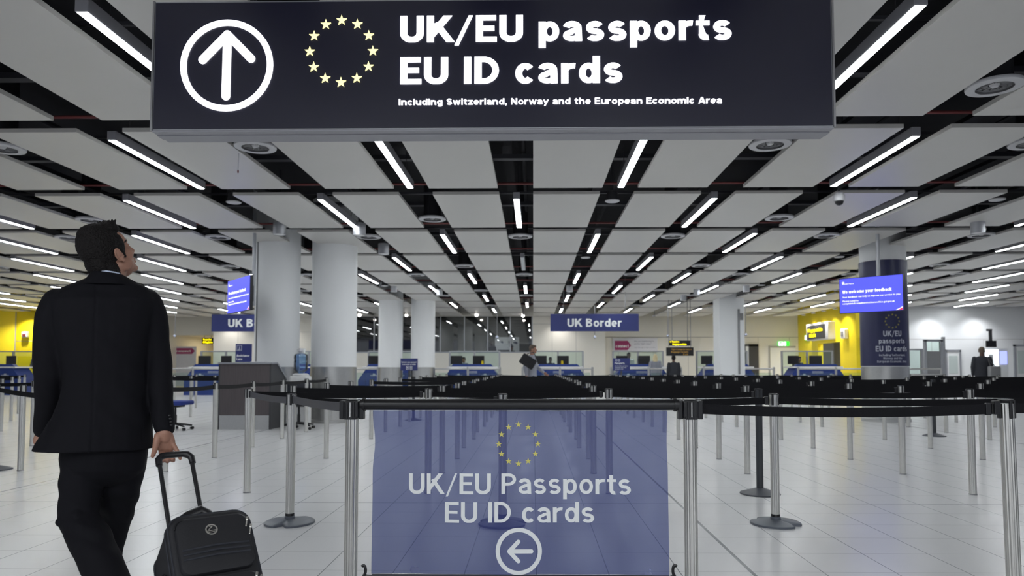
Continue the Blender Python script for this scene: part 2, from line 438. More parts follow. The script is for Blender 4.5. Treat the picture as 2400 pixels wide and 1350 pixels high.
# ---- lettering: a plain bold grotesque drawn as strokes (capital height 1)
XH = 0.74
def _arc(cx, cy, rx, ry, a0, a1, n=None):
    n = n or max(6, int(abs(a1 - a0) / 15))
    return [(cx + rx * cos(radians(a0 + (a1 - a0) * k / n)), cy + ry * sin(radians(a0 + (a1 - a0) * k / n))) for k in range(n + 1)]
def _glyph(ch, w):
    """(advance width, [(points, width)], clip)"""
    h, b = w / 2, w * 0.86
    k = b / 2
    S = []
    def st(*p, ww=None): S.append((list(p), ww or w))
    def bowl(cx, rx, y0=0, y1=XH, a0=0, a1=360): S.append((_arc(cx, (y0 + y1) / 2, rx - h, (y1 - y0) / 2 - k, a0, a1, 26), b * 1.04))
    def arch(x0, x1, y=XH): S.append(([(x0, 0), (x0, y - .30)] if False else _arc((x0 + x1) / 2, y - (x1 - x0) / 2 * .95 - k, (x1 - x0) / 2, (x1 - x0) / 2 * .95, 165, 0) + [(x1, 0)], w))
    lo, hi = 0.0, 1.0
    if ch == ' ': return 0.27, [], (0, 1)
    if ch == 'U': W = .70; S.append(([(h, 1)] + _arc(W / 2, W / 2 - h + k, W / 2 - h, W / 2 - h, 180, 360) + [(W - h, 1)], w))
    elif ch == 'K': W = .74; st((h, 0), (h, 1)); st((h, .22), (W - .04, 1.12)); st((.26, .72), (W + .02, -.1))
    elif ch == '/': W = .52; st((.02, -.2), (W - .02, 1.1), ww=w * .55); lo, hi = -.13, 1.0
    elif ch == 'E': W = .60; st((h, 0), (h, 1)); st((h, 1 - k), (W, 1 - k), ww=b); st((h, .51), (W - .05, .51), ww=b); st((h, k), (W + .02, k), ww=b)
    elif ch == 'F': W = .57; st((h, 0), (h, 1)); st((h, 1 - k), (W, 1 - k), ww=b); st((h, .50), (W - .05, .50), ww=b)
    elif ch == 'L': W = .56; st((h, 0), (h, 1)); st((h, k), (W, k), ww=b)
    elif ch == 'T': W = .64; st((W / 2, 0), (W / 2, 1)); st((0, 1 - k), (W, 1 - k), ww=b)
    elif ch == 'I': W = w; st((h, 0), (h, 1))
    elif ch == 'D': W = .72; st((h, 0), (h, 1)); S.append(([(h, 1 - k), (.26, 1 - k)] + _arc(.26, .5, W - .26 - h, .5 - k, 90, -90, 18) + [(h, k)], b * 1.05))
    elif ch == 'P': W = .66; st((h, 0), (h, 1)); S.append(([(h, 1 - k), (.30, 1 - k)] + _arc(.30, .70, W - .30 - h, .30 - k, 90, -90, 14) + [(h, .40 + k)], b * 1.02))
    elif ch == 'R': W = .70; st((h, 0), (h, 1)); S.append(([(h, 1 - k), (.30, 1 - k)] + _arc(.30, .72, W - .32 - h, .28 - k, 90, -90, 14) + [(h, .44 + k)], b)); st((.32, .5), (W, -.06))
    elif ch == 'B':
        W = .70; st((h, 0), (h, 1)); S.append(([(h, 1 - k), (.28, 1 - k)] + _arc(.28, .76, W - .33 - h, .24 - k, 90, -90, 12) + [(h, .52 + k)], b))
        S.append(([(h, .54), (.30, .54)] + _arc(.30, .29, W - .30 - h, .29 - k, 90, -90, 12) + [(h, k)], b))
    elif ch == 'A': W = .74; st((h * .6, -.08), (W / 2, 1.06)); st((W - h * .6, -.08), (W / 2, 1.06)); st((.2, .28), (W - .2, .28), ww=b)
    elif ch == 'N': W = .72; st((h, 0), (h, 1)); st((W - h, 0), (W - h, 1)); st((h * .8, 1.08), (W - h * .8, -.08))
    elif ch == 'M': W = .88; st((h, 0), (h, 1)); st((W - h, 0), (W - h, 1)); st((h, 1.05), (W / 2, .1), ww=b); st((W - h, 1.05), (W / 2, .1), ww=b)
    elif ch == 'W': W = 1.0; st((h * .8, 1.06), (.28, -.06), ww=b); st((.28, -.06), (W / 2, 1.04), ww=b); st((W / 2, 1.04), (W - .28, -.06), ww=b); st((W - .28, -.06), (W - h * .8, 1.06), ww=b)
    elif ch == 'Y': W = .70; st((W / 2, 0), (W / 2, .42)); st((W / 2, .36), (h * .5, 1.08)); st((W / 2, .36), (W - h * .5, 1.08))
    elif ch == 'G': W = .74; S.append((_arc(W / 2, .5, W / 2 - h, .5 - k, 48, 330, 24), w * .96)); st((W - h, .02), (W - h, .5)); st((W / 2, .46), (W, .46), ww=b)
    elif ch in 'C': W = .70; S.append((_arc(W / 2, .5, W / 2 - h, .5 - k, 45, 315, 24), w * .96))
    elif ch in 'Ss':
        H = 1.0 if ch == 'S' else XH; W = .62 if ch == 'S' else .56
        r = (H - b) / 4; rx = W / 2 - h
        S.append((_arc(W / 2, H - k - r, rx * .94, r, 28, 262, 16) + _arc(W / 2, k + r, rx, r, 82, -152, 16), b * 1.06))
    elif ch == 'p': W = .62; st((h, -.25), (h, XH)); bowl(W / 2 + .02, W / 2 - .02); lo = -.25
    elif ch == 'b': W = .62; st((h, 0), (h, 1)); bowl(W / 2 + .02, W / 2 - .02)
    elif ch == 'd': W = .62; st((W - h, 0), (W - h, 1)); bowl(W / 2 - .02, W / 2 - .02)
    elif ch == 'g': W = .61; S.append(([(W - h, XH)] + _arc(W / 2, -.06, W / 2 - h, .20 - k, 0, -150, 12), w)); bowl(W / 2 - .02, W / 2 - .02); lo = -.3
    elif ch == 'q': W = .62; st((W - h, -.25), (W - h, XH)); bowl(W / 2 - .02, W / 2 - .02); lo = -.25
    elif ch == 'a':
        W = .57; S.append((_arc(W / 2 - .01, XH - .24, W / 2 - h - .005, .24 - k, 165, 0, 14) + [(W - h, 0)], w * .98))
        S.append(([(W - h, .44), (W / 2, .44 - k * .6)] + _arc(W / 2 - .03, .21, W / 2 - h - .02, .21 - k, 100, 270, 10) + _arc(W / 2 - .03, .21, W / 2 - h + .05, .21 - k, 270, 330, 5), b * .98))
    elif ch == 'o': W = .62; bowl(W / 2, W / 2)
    elif ch == 'c': W = .57; S.append((_arc(W / 2 + .01, XH / 2, W / 2 - h + .01, XH / 2 - k, 42, 318, 20), w * .96))
    elif ch == 'e': W = .60; S.append((_arc(W / 2, XH / 2, W / 2 - h, XH / 2 - k, -4, 312, 22), w * .96)); st((h, XH / 2 - .02), (W - h * .6, XH / 2 - .02), ww=b * .8)
    elif ch == 'r': W = .41; st((h, 0), (h, XH)); S.append((_arc(.36, XH - .34, .36 - h, .34 - k, 170, 78, 8), b)); hi = XH
    elif ch == 't': W = .40; S.append(([(.19, .96), (.19, .22)] + _arc(.19 + .14, .14 + k, .14, .14, 180, 285, 8), w)); st((0, XH - k), (W, XH - k), ww=b * .9); hi = .93
    elif ch == 'f': W = .40; S.append((_arc(.19 + .16, 1 - .16 - k, .16, .16, 75, 180, 8) + [(.19, 0)], w)); st((0, XH - k), (W - .02, XH - k), ww=b * .9)
    elif ch == 'n': W = .62; st((h, 0), (h, XH)); arch(h, W - h)
    elif ch == 'h': W = .62; st((h, 0), (h, 1)); arch(h, W - h)
    elif ch == 'm': W = .96; st((h, 0), (h, XH)); arch(h, W / 2); arch(W / 2, W - h)
    elif ch == 'u': W = .62; st((W - h, 0), (W - h, XH)); S.append(([(h, XH)] + _arc(W / 2, W / 2 - h + k, W / 2 - h, W / 2 - h, 180, 345), w))
    elif ch == 'l': W = w; st((h, 0), (h, 1))
    elif ch == 'i': W = w; st((h, 0), (h, XH)); st((h, .83), (h, 1))
    elif ch == 'k': W = .62; st((h, 0), (h, 1)); st((h, .14), (W - .06, XH + .1), ww=w * .9); st((.24, .5), (W, -.1), ww=w * .9); hi = 1 
    elif ch == 'v': W = .58; st((h * .7, XH + .06), (W / 2, -.05)); st((W - h * .7, XH + .06), (W / 2, -.05)); hi = XH
    elif ch == 'x': W = .58; st((h * .6, -.06), (W - h * .6, XH + .06)); st((h * .6, XH + .06), (W - h * .6, -.06)); hi = XH
    elif ch == 'y': W = .60; st((h * .7, XH + .06), (W / 2 + .02, 0)); st((W - h * .7, XH + .06), (.14, -.32)); lo, hi = -.25, XH
    elif ch == 'w': W = .86; st((h * .7, XH + .06), (.25, -.05), ww=b); st((.25, -.05), (W / 2, XH + .04), ww=b); st((W / 2, XH + .04), (W - .25, -.05), ww=b); st((W - .25, -.05), (W - h * .7, XH + .06), ww=b); hi = XH
    elif ch == 'z': W = .54; st((0, XH - k), (W, XH - k), ww=b); st((0, k), (W, k), ww=b); st((h * .9, k * .5), (W - h * .9, XH - k * .5))
    elif ch == ',': W = w; st((h, 0), (h, w)); st((h * 1.3, .06), (h * .7, -.14), ww=w * .6); lo = -.15
    elif ch == '?': W = .54; S.append((_arc(.27, .73, .20, .19, 160, -60, 12) + [(.27, .44), (.27, .28)], b)); st((.27, 0), (.27, w))
    elif ch == '.': W = w; st((h, 0), (h, w))
    elif ch == ':': W = w; st((h, 0), (h, w)); st((h, .5), (h, .5 + w))
    elif ch == '@': W = .9; S.append((_arc(.45, .4, .40, .45, -40, 300, 24), w * .5)); S.append((_arc(.45, .4, .18, .2, 0, 360, 16), w * .5)); lo = -.2
    elif ch == '&': W = .70; S.append((_arc(.30, .76, .17, .17, 300, -70, 14) + [(.58, .0)], b)); S.append((_arc(.30, .26, .21, .20, 80, 350, 16), b))
    elif ch == '\u2190': W = .95; st((.06, .42), (W, .42)); st((.02, .42), (.36, .76)); st((.02, .42), (.36, .08))
    elif ch == '\u2192': W = .95; st((0, .42), (W - .06, .42)); st((W - .02, .42), (W - .36, .76)); st((W - .02, .42), (W - .36, .08))
    elif ch == '\u2191': W = .80; st((.4, 0), (.4, .94)); st((.4, .98), (.06, .6)); st((.4, .98), (.74, .6))
    else: W = .5; st((.05, .4), (.45, .4))
    return W, S, (lo, hi)
def _clip(poly, y, keep_above):
    out = []
    for i in range(len(poly)):
        p, q = poly[i - 1], poly[i]
        a, b = (p[1] - y, q[1] - y) if keep_above else (y - p[1], y - q[1])
        if (a >= 0) != (b >= 0):
            t = a / (a - b); out.append((p[0] + (q[0] - p[0]) * t, y))
        if b >= 0: out.append(q)
    return out
def _stroke(pts, w):
    """quads along a polyline with mitred joints"""
    h = w / 2; L, Rr = [], []
    for i, p in enumerate(pts):
        a, c = pts[max(i - 1, 0)], pts[min(i + 1, len(pts) - 1)]
        closed = hypot(pts[0][0] - pts[-1][0], pts[0][1] - pts[-1][1]) < 1e-6 and len(pts) > 3
        if closed and i in (0, len(pts) - 1): a, c = pts[-2], pts[1]
        d0, d1 = (p[0] - a[0], p[1] - a[1]), (c[0] - p[0], c[1] - p[1])
        l0, l1 = hypot(*d0), hypot(*d1)
        if l0 < 1e-9: d0, l0 = d1, l1
        if l1 < 1e-9: d1, l1 = d0, l0
        n0, n1 = (-d0[1] / l0, d0[0] / l0), (-d1[1] / l1, d1[0] / l1)
        m = (n0[0] + n1[0], n0[1] + n1[1]); q = m[0] * m[0] + m[1] * m[1]
        m = n1 if q < .3 else (m[0] * 2 / q, m[1] * 2 / q)
        L.append((p[0] + m[0] * h, p[1] + m[1] * h)); Rr.append((p[0] - m[0] * h, p[1] - m[1] * h))
    return [[L[i], L[i + 1], Rr[i + 1], Rr[i]] for i in range(len(pts) - 1)]
_txt = {}
def _layout(body, w):
    key = (body, w)
    if key not in _txt:
        x, polys, gap = 0.0, [], 0.115 - w * .10
        for ch in body:
            W, S, (lo, hi) = _glyph(ch, w)
            for si, (pts, ww) in enumerate(S):
                for q in _stroke(pts, ww):
                    q = _clip(_clip(q, lo, True), hi, False)
                    if len(q) > 2: polys.append((si, [(x + a, b) for a, b in q]))
            x += W + gap
        _txt[key] = (polys, x - gap)
    return _txt[key]
def text_bm(bm, body, x0, x1, zb, cap, d0, d1, bold=0.02):
    """upright lettering standing in the xz plane: left x0, right x1, baseline zb, capital height cap, from depth d0 (front) to d1"""
    polys, tot = _layout(body, 0.115 + bold * 3.2)
    sx = (x1 - x0) / tot; out = []
    for si, q in polys:
        f = [bm.verts.new((x0 + a * sx, d0 - si * 2.5e-4, zb + b * cap)) for a, b in q]
        try: bm.faces.new(f)
        except ValueError: continue
        out += f
        if d1 - d0 > 1e-5:
            g = [bm.verts.new((x0 + a * sx, d1, zb + b * cap)) for a, b in q]; out += g
            for i in range(len(f)): bm.faces.new((f[i - 1], f[i], g[i], g[i - 1]))
    return out
def normals(me):
    ns = [n.vector.copy() for n in me.vertex_normals]
    return zip(me.vertices, ns)
_tmp = bpy.data.scenes.new('workbench')      # a scratch scene, removed at the end
def voxel(bm, name, vox, material, parent=None, it=2, noise_amp=0.0, noise_scale=20.0, fac=0.5):
    """joins overlapping closed shapes into one continuous surface"""
    me = bpy.data.meshes.new(name)
    bmesh.ops.recalc_face_normals(bm, faces=bm.faces)
    bm.to_mesh(me); bm.free()
    o = bpy.data.objects.new(name, me); _tmp.collection.objects.link(o)
    r = o.modifiers.new('r', 'REMESH'); r.mode = 'VOXEL'; r.voxel_size = vox; r.adaptivity = 0
    if it:
        s = o.modifiers.new('s', 'SMOOTH'); s.iterations = it; s.factor = fac
    _tmp.view_layers[0].update(); dg = _tmp.view_layers[0].depsgraph; dg.update()
    m2 = bpy.data.meshes.new_from_object(o.evaluated_get(dg))
    _tmp.collection.objects.unlink(o); bpy.data.objects.remove(o); bpy.data.meshes.remove(me)
    if noise_amp:
        for v, vn in normals(m2):
            v.co += vn * noise_amp * noise.noise(v.co * noise_scale)
    m2.name = name
    for p in m2.polygons: p.use_smooth = True
    m2.materials.clear(); m2.materials.append(M[material])
    o = bpy.data.objects.new(name, m2)
    return link(o, parent)
# ================================================================== the setting
CZ = 3.72                                   # underside of the ceiling rafts
BAY, BY0, BL = 2.843, 7.532, 2.478          # bay pitch, near edge of bay 0, raft length
def struct(name, bm, m, parent=None, **k):
    o = obj(name, bm, m, parent, **k)
    o['kind'] = 'structure'
    return o

bm = NB(); box(bm, -34, 34, -9, 44, -0.1, 0); floor = struct('floor', bm, 'floor')

bm = NB()
for b in range(-5, 10):
    y0, y1 = BY0 + BAY * b, BY0 + BAY * b + BL
    for k in range(-20, 20):
        x0, x1 = 1.5 * k, 1.5 * k + 0.99
        ym = y1
        if abs(x0) > 0.95 * max(y1, 3) + 3: continue
        if x0 > 12.9 and y0 > 29.5: continue
        if y0 > 35.3: continue
        box(bm, x0, x1, y0, min(y1, 35.4), CZ, CZ + 0.045)
ceiling = struct('ceiling', bm, 'raft')
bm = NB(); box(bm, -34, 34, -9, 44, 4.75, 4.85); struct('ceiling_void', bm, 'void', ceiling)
bm = NB(); bm2 = NB(); bm3 = NB()
for b in range(-3, 9):
    y = BY0 + BAY * b
    tube(bm2, [(-26, y - 0.08, 3.86), (26, y - 0.08, 3.86)], 0.018, 6)
    box(bm, -26, 26, y + 0.95, y + 0.985, 3.97, 4.0)
    box(bm, -26, 26, y + 2.30, y + 2.42, 4.10, 4.16)
for k in range(-17, 18):
    x = 1.5 * k - 0.255
    tube(bm3, [(x + 0.12, -2, 4.22), (x + 0.12, 35, 4.22)], 0.03, 6)
    box(bm3, x - 0.20, x - 0.05, -2, 35, 4.30, 4.36)
struct('ceiling_rails', bm, 'pipe', ceiling)
struct('ceiling_pipes_red', bm2, 'pipe_red', ceiling)
struct('ceiling_cable_trays', bm3, 'void', ceiling)

# ---- far wall: plain panels, the glazed gallery, and the recess to the right of it
YB = 35.5
ZS, WX0, WX1 = 1.89, -9.9, -0.03
bm = NB()
box(bm, -16.25, WX0, YB, YB + 0.25, 0, 4.75)
box(bm, WX0, WX1, YB, YB + 0.25, 0, ZS)
box(bm, WX0, WX1, YB, YB + 0.25, 3.74, 4.75)
box(bm, WX1, 3.62, YB, YB + 0.25, 0, 4.75)
box(bm, 3.42, 3.62, YB + 0.25, 36.5, 0, 4.75)
box(bm, 3.42, 14.2, 36.5, 36.75, 0, 4.75)
wall_back = struct('wall_back', bm, 'wall_cream')
bm = NB()
for x in (0.95, 2.15): box(bm, x - 0.008, x + 0.008, YB - 0.004, YB, 0, 3.72)
box(bm, WX1, 3.62, YB - 0.004, YB, 3.34, 3.356)
for x in (-15.0, -13.6, -12.3, -11.1): box(bm, x - 0.008, x + 0.008, YB - 0.004, YB, 0, 2.95)
box(bm, -16.25, WX0, YB - 0.004, YB, 2.94, 2.956)
for x in (4.4, 6.2, 8.0, 9.8, 11.6, 13.2): box(bm, x - 0.008, x + 0.008, 36.496, 36.5, 0, 2.72)
box(bm, 3.62, 13.66, 36.49, 36.5, 2.70, 2.73)
struct('wall_back_joints', bm, 'joint', wall_back)
# gallery glass and the dark room behind it
win = thing('window_1', None, None); win['kind'] = 'structure'
bm = NB(); box(bm, WX0, WX1, YB + 0.10, YB + 0.115, ZS, 3.74); struct('window_pane', bm, 'glass_dark', win)
bm = NB()
for u in (876, 1032, 1088, 1143, 1196):
    x = at(u, 780, YB).x; box(bm, x - 0.025, x + 0.025, YB + 0.06, YB + 0.15, ZS, 3.74)
box(bm, WX1 - 0.06, WX1, YB + 0.02, YB + 0.2, ZS, 3.74)
box(bm, WX0, WX1, YB - 0.02, YB + 0.2, ZS, ZS + 0.06)
struct('window_frame', bm, 'alu', win)
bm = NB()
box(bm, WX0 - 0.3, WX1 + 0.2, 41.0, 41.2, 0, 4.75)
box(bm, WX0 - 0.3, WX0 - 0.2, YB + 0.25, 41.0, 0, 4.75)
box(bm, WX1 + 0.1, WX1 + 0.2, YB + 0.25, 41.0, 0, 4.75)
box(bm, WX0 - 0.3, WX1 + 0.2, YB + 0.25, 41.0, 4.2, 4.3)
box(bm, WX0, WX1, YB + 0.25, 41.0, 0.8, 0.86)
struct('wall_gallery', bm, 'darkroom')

# ---- right: yellow wall running towards us, white wall beside it
YY = 30.1
ya, yb = 34.0, 31.55                         # doorway in the yellow wall
bm = NB()
box(bm, 13.66, 13.9, 36.5, ya, 0, 4.75); box(bm, 13.66, 13.9, yb, YY, 0, 4.75)
box(bm, 13.66, 13.9, yb, ya, 2.30, 4.75)
box(bm, 13.66, 14.75, YY - 0.12, YY, 0, 4.75)
wall_yellow = struct('wall_right', bm, 'yellow')
bm = NB(); box(bm, 15.4, 15.5, 29.8, 36.5, 0, 3.2); box(bm, 13.9, 15.4, 36.3, 36.5, 0, 3.2); struct('wall_doorway', bm, 'mid_grey')
bm = NB()
box(bm, 14.75, 30, YY + 0.2, YY + 0.4, 0, 4.75)
wall_white = struct('wall_right_white', bm, 'wall_white')
bm = NB()
for x in (17.0, 19.2, 20.9, 22.6): box(bm, x - 0.006, x + 0.006, YY + 0.195, YY + 0.2, 0, 2.35)
box(bm, 14.75, 30, YY + 0.195, YY + 0.2, 2.35, 2.362)
struct('wall_right_joints', bm, 'joint', wall_white)

# ---- left: yellow wall, bulkhead over a recess
YL = 31.8
bm = NB()
xa = at(36, 780, YL).x
box(bm, xa, -19.0, YL, YL + 0.2, 0, 4.75)
prism(bm, [(xa, YL), (xa, YL + 0.2), (xa - 4.2, YL - 2.9), (xa - 4.2, YL - 3.1)], 0, 4.75, 'xy')
wall_left = struct('wall_left', bm, 'yellow')
bm = NB()
box(bm, -30, -19, YL - 0.006, YL - 0.001, 2.35, 2.365); box(bm, xa - 0.02, xa + 0.03, YL - 0.012, YL, 0, 3.7)
struct('wall_left_joints', bm, 'joint', wall_left)
bm = NB()
box(bm, -19.2, -16.2, 36.9, 37.1, 2.86, 4.75); box(bm, -16.25, -16.05, 35.7, 42, 0, 4.75)
box(bm, -19.2, -16.2, 37.0, 42, 2.86, 2.96); box(bm, -19.4, -19.0, 32.0, 42, 0, 4.75)
struct('wall_recess', bm, 'wall_cream')
bm = NB(); box(bm, -19.2, -16.2, 41.5, 41.7, 0, 2.9); struct('wall_recess_end', bm, mat('recess_ochre', (0.62, 0.50, 0.18), 0.6))

# ---- columns
def column(u, y, dia, label, steel=1.16, wrap=None, cap=None):
    p = at(u, 862, y)
    t = thing('column', label, 'column', (p.x, y, 0)); t['kind'] = 'structure'
    r = dia / 2
    bm = NB(); lathe(bm, [(r, steel), (r, 4.7)], 64); struct('column_shaft', bm, 'wall_white', t, smooth=True)
    bm = NB(); lathe(bm, [(r + 0.02, 0.0), (r + 0.02, 0.06), (r + 0.006, 0.07), (r + 0.006, steel)], 64); struct('column_steel_base', bm, 'steel', t, smooth=True)
    return t, p
c1, _ = column(648.5, 14.6, 0.90, 'white round column behind the wooden podium')
bm = NB(); x = -0.30; box(bm, x - 0.012, x + 0.012, -0.35, -0.325, 1.16, 3.72); struct('column_joint', bm, 'mid_grey', c1)
column(782, 14.9, 0.94, 'white round column right of the water cooler')
column(915, 27.0, 0.92, 'slim white far column behind the passport reminder sign')
column(991, 27.2, 0.92, 'slim white far column nearest the glazed gallery')
cw, cwp = column(2074, 15.3, 0.92, 'round column wrapped in navy with white passport lettering')
bm = NB(); lathe(bm, [(0.466, 1.18), (0.474, 1.18), (0.474, 3.42), (0.466, 3.42)], 64, cap=False); tag(struct('column_wrap', bm, 'navy_wrap', cw, smooth=True), 'navy wrap')
# lettering printed round the wrap, turned towards the queue
phi0 = atan2(-cwp.x, 15.3) + radians(20)     # to the camera, then round to the right
def wrap_on(vs, r):
    for v in vs:
        a = phi0 + v.co.x / r
        q = r - v.co.y
        v.co = Vector((q * sin(a), -q * cos(a), v.co.z))
bm = NB(); vs = []
def zc(v): return 1.14 + (862 - v) * 14.9 / FPX
for s, hw, vb, cap, bo in (('UK/EU', .185, 789, .115, .03), ('passports', .27, 805, .10, .03), ('EU ID cards', .335, 824, .115, .03)):
    vs += text_bm(bm, s, -hw, hw, zc(vb), cap, 0, 0, bo)
for s, hw, vb in (('Including Switzerland,', .27, 835), ('Norway and the', .19, 842.5), ('European Economic Area', .31, 850)):
    vs += text_bm(bm, s, -hw, hw, zc(vb), .045, 0, 0, .02)
wrap_on(vs, 0.478); tag(struct('lettering', bm, 'letter_dim', cw), 'white lettering round the navy wrap')
bm = NB()
for k in range(12):
    a = 2 * pi * k / 12
    star_face(bm, 0.14 * sin(a), zc(754) + 0.14 * cos(a), 0.026, 0, 0.001)
wrap_on(list(bm.verts), 0.478); tag(struct('star_ring', bm, 'star_dim', cw), 'ring of dull yellow stars')
# square column further right with a service pipe on it
p = at(1709, 862, 26.5)
t = thing('column', 'square white far column with a grey pipe on its side', 'column', (p.x, 26.5, 0)); t['kind'] = 'structure'
bm = NB(); box(bm, -0.46, 0.46, -0.46, 0.46, 0, 4.7, 0.02); struct('column_shaft', bm, 'wall_white', t)
bm = NB(); tube(bm, [(0.24, -0.49, 0.9), (0.24, -0.49, 3.3)], 0.035, 10); box(bm, 0.30, 0.40, -0.5, -0.46, 2.9, 3.15); struct('column_pipe', bm, 'mid_grey', t)
# door behind it and door frames on the right wall
t = thing('door_1', None, None); t['kind'] = 'structure'
a, b_ = at(1742, 862, 36.45).x, at(1778, 862, 36.45).x
bm = NB(); box(bm, a, a + 0.12, 36.40, 36.49, 0, 2.35); box(bm, b_ - 0.5, b_, 36.40, 36.49, 0, 2.35); box(bm, a, b_, 36.40, 36.49, 2.25, 2.35); struct('door_frame', bm, 'dark_grey', t)
bm = NB(); box(bm, a + 0.12, b_ - 0.5, 36.43, 36.47, 0, 2.25); struct('door_leaf', bm, 'wall_white', t)
for n, (u0, u1, vt) in enumerate(((2215, 2252, 820), (2376, 2420, 808))):
    t = thing('door_%d' % (n + 2), None, None); t['kind'] = 'structure'
    Y = YY + 0.18; a, b_, zt = at(u0, 862, Y).x, at(u1, 862, Y).x, at(u0, vt, Y).z
    bm = NB(); box(bm, a, a + .07, Y - .06, Y, 0, zt); box(bm, b_ - .07, b_, Y - .06, Y, 0, zt); box(bm, a, b_, Y - .06, Y, zt - .07, zt); struct('door_frame', bm, 'alu', t)
    bm = NB(); box(bm, a + .07, b_ - .07, Y - .03, Y - .01, 0, zt - .07); struct('door_leaf', bm, 'white', t)
    bm = NB(); box(bm, a + .15, b_ - .15, Y - .045, Y - .03, .9, zt - .25); struct('door_glass', bm, 'frost', t)
# white door in the recess under the green exit sign
t = thing('door_4', None, None); t['kind'] = 'structure'
a, b_ = at(1804, 862, 36.4).x, at(1866, 862, 36.4).x
bm = NB(); box(bm, a, b_, 36.42, 36.49, 2.18, 2.26); box(bm, a, a + .05, 36.42, 36.49, 0, 2.2); struct('door_frame', bm, 'joint', t)
bm = NB(); box(bm, a + .05, b_, 36.46, 36.49, 0, 2.18); struct('door_leaf', bm, 'wall_white', t)

# fill light added, without a fitting, to brighten the space inside the yellow doorway
area('corridor_fill', (14.7, 33.0, 3.1), 1.0, 2.0, 60)
area('recess_fill', (-17.7, 39.5, 2.8), 1.5, 2.0, 16, (1, 0.85, 0.55))  # added warm fill that sets the recess tone, no fitting there
area('gallery_fill', (-3.0, 38.5, 4.1), 4.0, 1.0, 110)  # added fill to lift the gallery interior, stands for no known lamp
# ================================================================== things on the ceiling
RI = R.inverted()
def proj(p):
    q = RI @ (Vector(p) - O)
    if q.z > -0.05: return None
    return (PX + FPX * q.x / -q.z, PY - FPX * q.y / -q.z)
def inframe(p, m=0):
    q = proj(p)
    return q is not None and -m < q[0] < 2400 + m and -m < q[1] < 1350 + m
ORD = ['nearest', 'second', 'third', 'fourth', 'fifth', 'sixth', 'seventh', 'eighth', 'ninth', 'tenth', 'eleventh', 'twelfth', 'thirteenth',
       'fourteenth', 'fifteenth', 'sixteenth', 'seventeenth', 'eighteenth', 'nineteenth', 'twentieth']
NTH = ['first'] + ORD[1:]
def strip_name(s):
    if s == 0: return 'the central dark ceiling strip'
    return 'the %s dark ceiling strip %s of centre' % (NTH[abs(s) - 1], 'left' if s < 0 else 'right')

# ---- linear lamps: every other bay of every strip, like a chequerboard
LL, LZ = 2.18, 3.70
def make_lamp(lit=True):
    t = thing('tube_lamp', 'x', 'lamp', group='tube lamps in the ceiling strips')
    bm = NB(); box(bm, -0.05, 0.05, 0, LL, 0.004, 0.11, 0.006); obj('lamp_housing', bm, 'housing', t)
    bm = NB(); box(bm, -0.040, 0.040, 0.01, LL - 0.01, 0, 0.03, 0.004); obj('lamp_tube', bm, 'tubelight' if lit else 'tubeoff', t)
    bm = NB()
    for y in (0.35, LL - 0.35): tube(bm, [(0, y, 0.10), (0, y, 1.06)], 0.006, 6)
    obj('lamp_hanger', bm, 'dark_grey', t)
    return t
lampA = lampB = None
hid = ((357, 1950, 0, 325),)
def sign_hides(p, q):
    return all(a and 357 < a[0] < 1950 and a[1] < 318 for a in (p, q))
for s in range(-17, 18):
    n = 0
    for b in range(-1, 10):
        if (s + b) % 2 == 0: continue
        x, y = 1.5 * s - 0.255, BY0 + BAY * b + 0.22
        if y + LL > 35.3 or (x > 13.2 and y > 29): continue
        L = LL
        pa, pb = proj((x, y, LZ)), proj((x, y + LL, LZ))
        if not (inframe((x, y, LZ)) or inframe((x, y + LL, LZ))) or sign_hides(pa, pb): continue
        if hypot(x + 5.29, y + 1 - 14.6) < 1.2 or hypot(x + 4.1, y + 1 - 14.9) < 1.2: pass
        if (s, b) in ((-3, 2), (5, 2), (-3, 6)) or (x < -18.9 and y > 29.5) or hypot(x - 7.2, y + 1 - 26.5) < 1.0: continue
        off = (s == 0 and b == 3)
        lab = 'white tube lamp, %s in %s' % (ORD[n], strip_name(s))
        if off: lab = 'unlit grey tube lamp, second in the central dark ceiling strip'
        n += 1
        if off:
            t = make_lamp(False); t.location = (x, y, LZ); t['label'] = lab; continue
        if lampA is None:
            lampA = make_lamp(); t = lampA
        else: t = dup(lampA)
        t.location = (x, y, LZ); t['label'] = lab

# ---- round swirl vents and small speaker discs in the bays between
def make_vent():
    t = thing('ceiling_vent', 'x', 'vent', group='round vents in the ceiling strips')
    bm = NB()
    lathe(bm, [(0.155, 0.0), (0.235, 0.004), (0.24, 0.02), (0.235, 0.035), (0.16, 0.05), (0.150, 0.02)], 40, cap=False); obj('vent_ring', bm, 'vent', t, smooth=True)
    bm = NB(); lathe(bm, [(0.157, 0.045), (0.10, 0.10), (0.02, 0.13)], 32); obj('vent_bowl', bm, 'dark_grey', t, smooth=True)
    bm = NB()
    for k in range(14):
        a = 2 * pi * k / 14
        box(bm, 0.05, 0.15, -0.006, 0.006, 0.03, 0.05, mtx=Matrix.Rotation(a, 4, 'Z') @ Matrix.Rotation(0.5, 4, 'X'))
    obj('vent_vanes', bm, 'mid_grey', t)
    bm = NB(); lathe(bm, [(0.0, 0.005), (0.03, 0.01), (0.045, 0.03), (0.03, 0.08)], 20); obj('vent_hub', bm, 'vent', t, smooth=True)
    bm = NB(); lathe(bm, [(0.15, 0.06), (0.15, 1.05)], 24, cap=False); obj('vent_duct', bm, 'void', t, smooth=True)
    return t
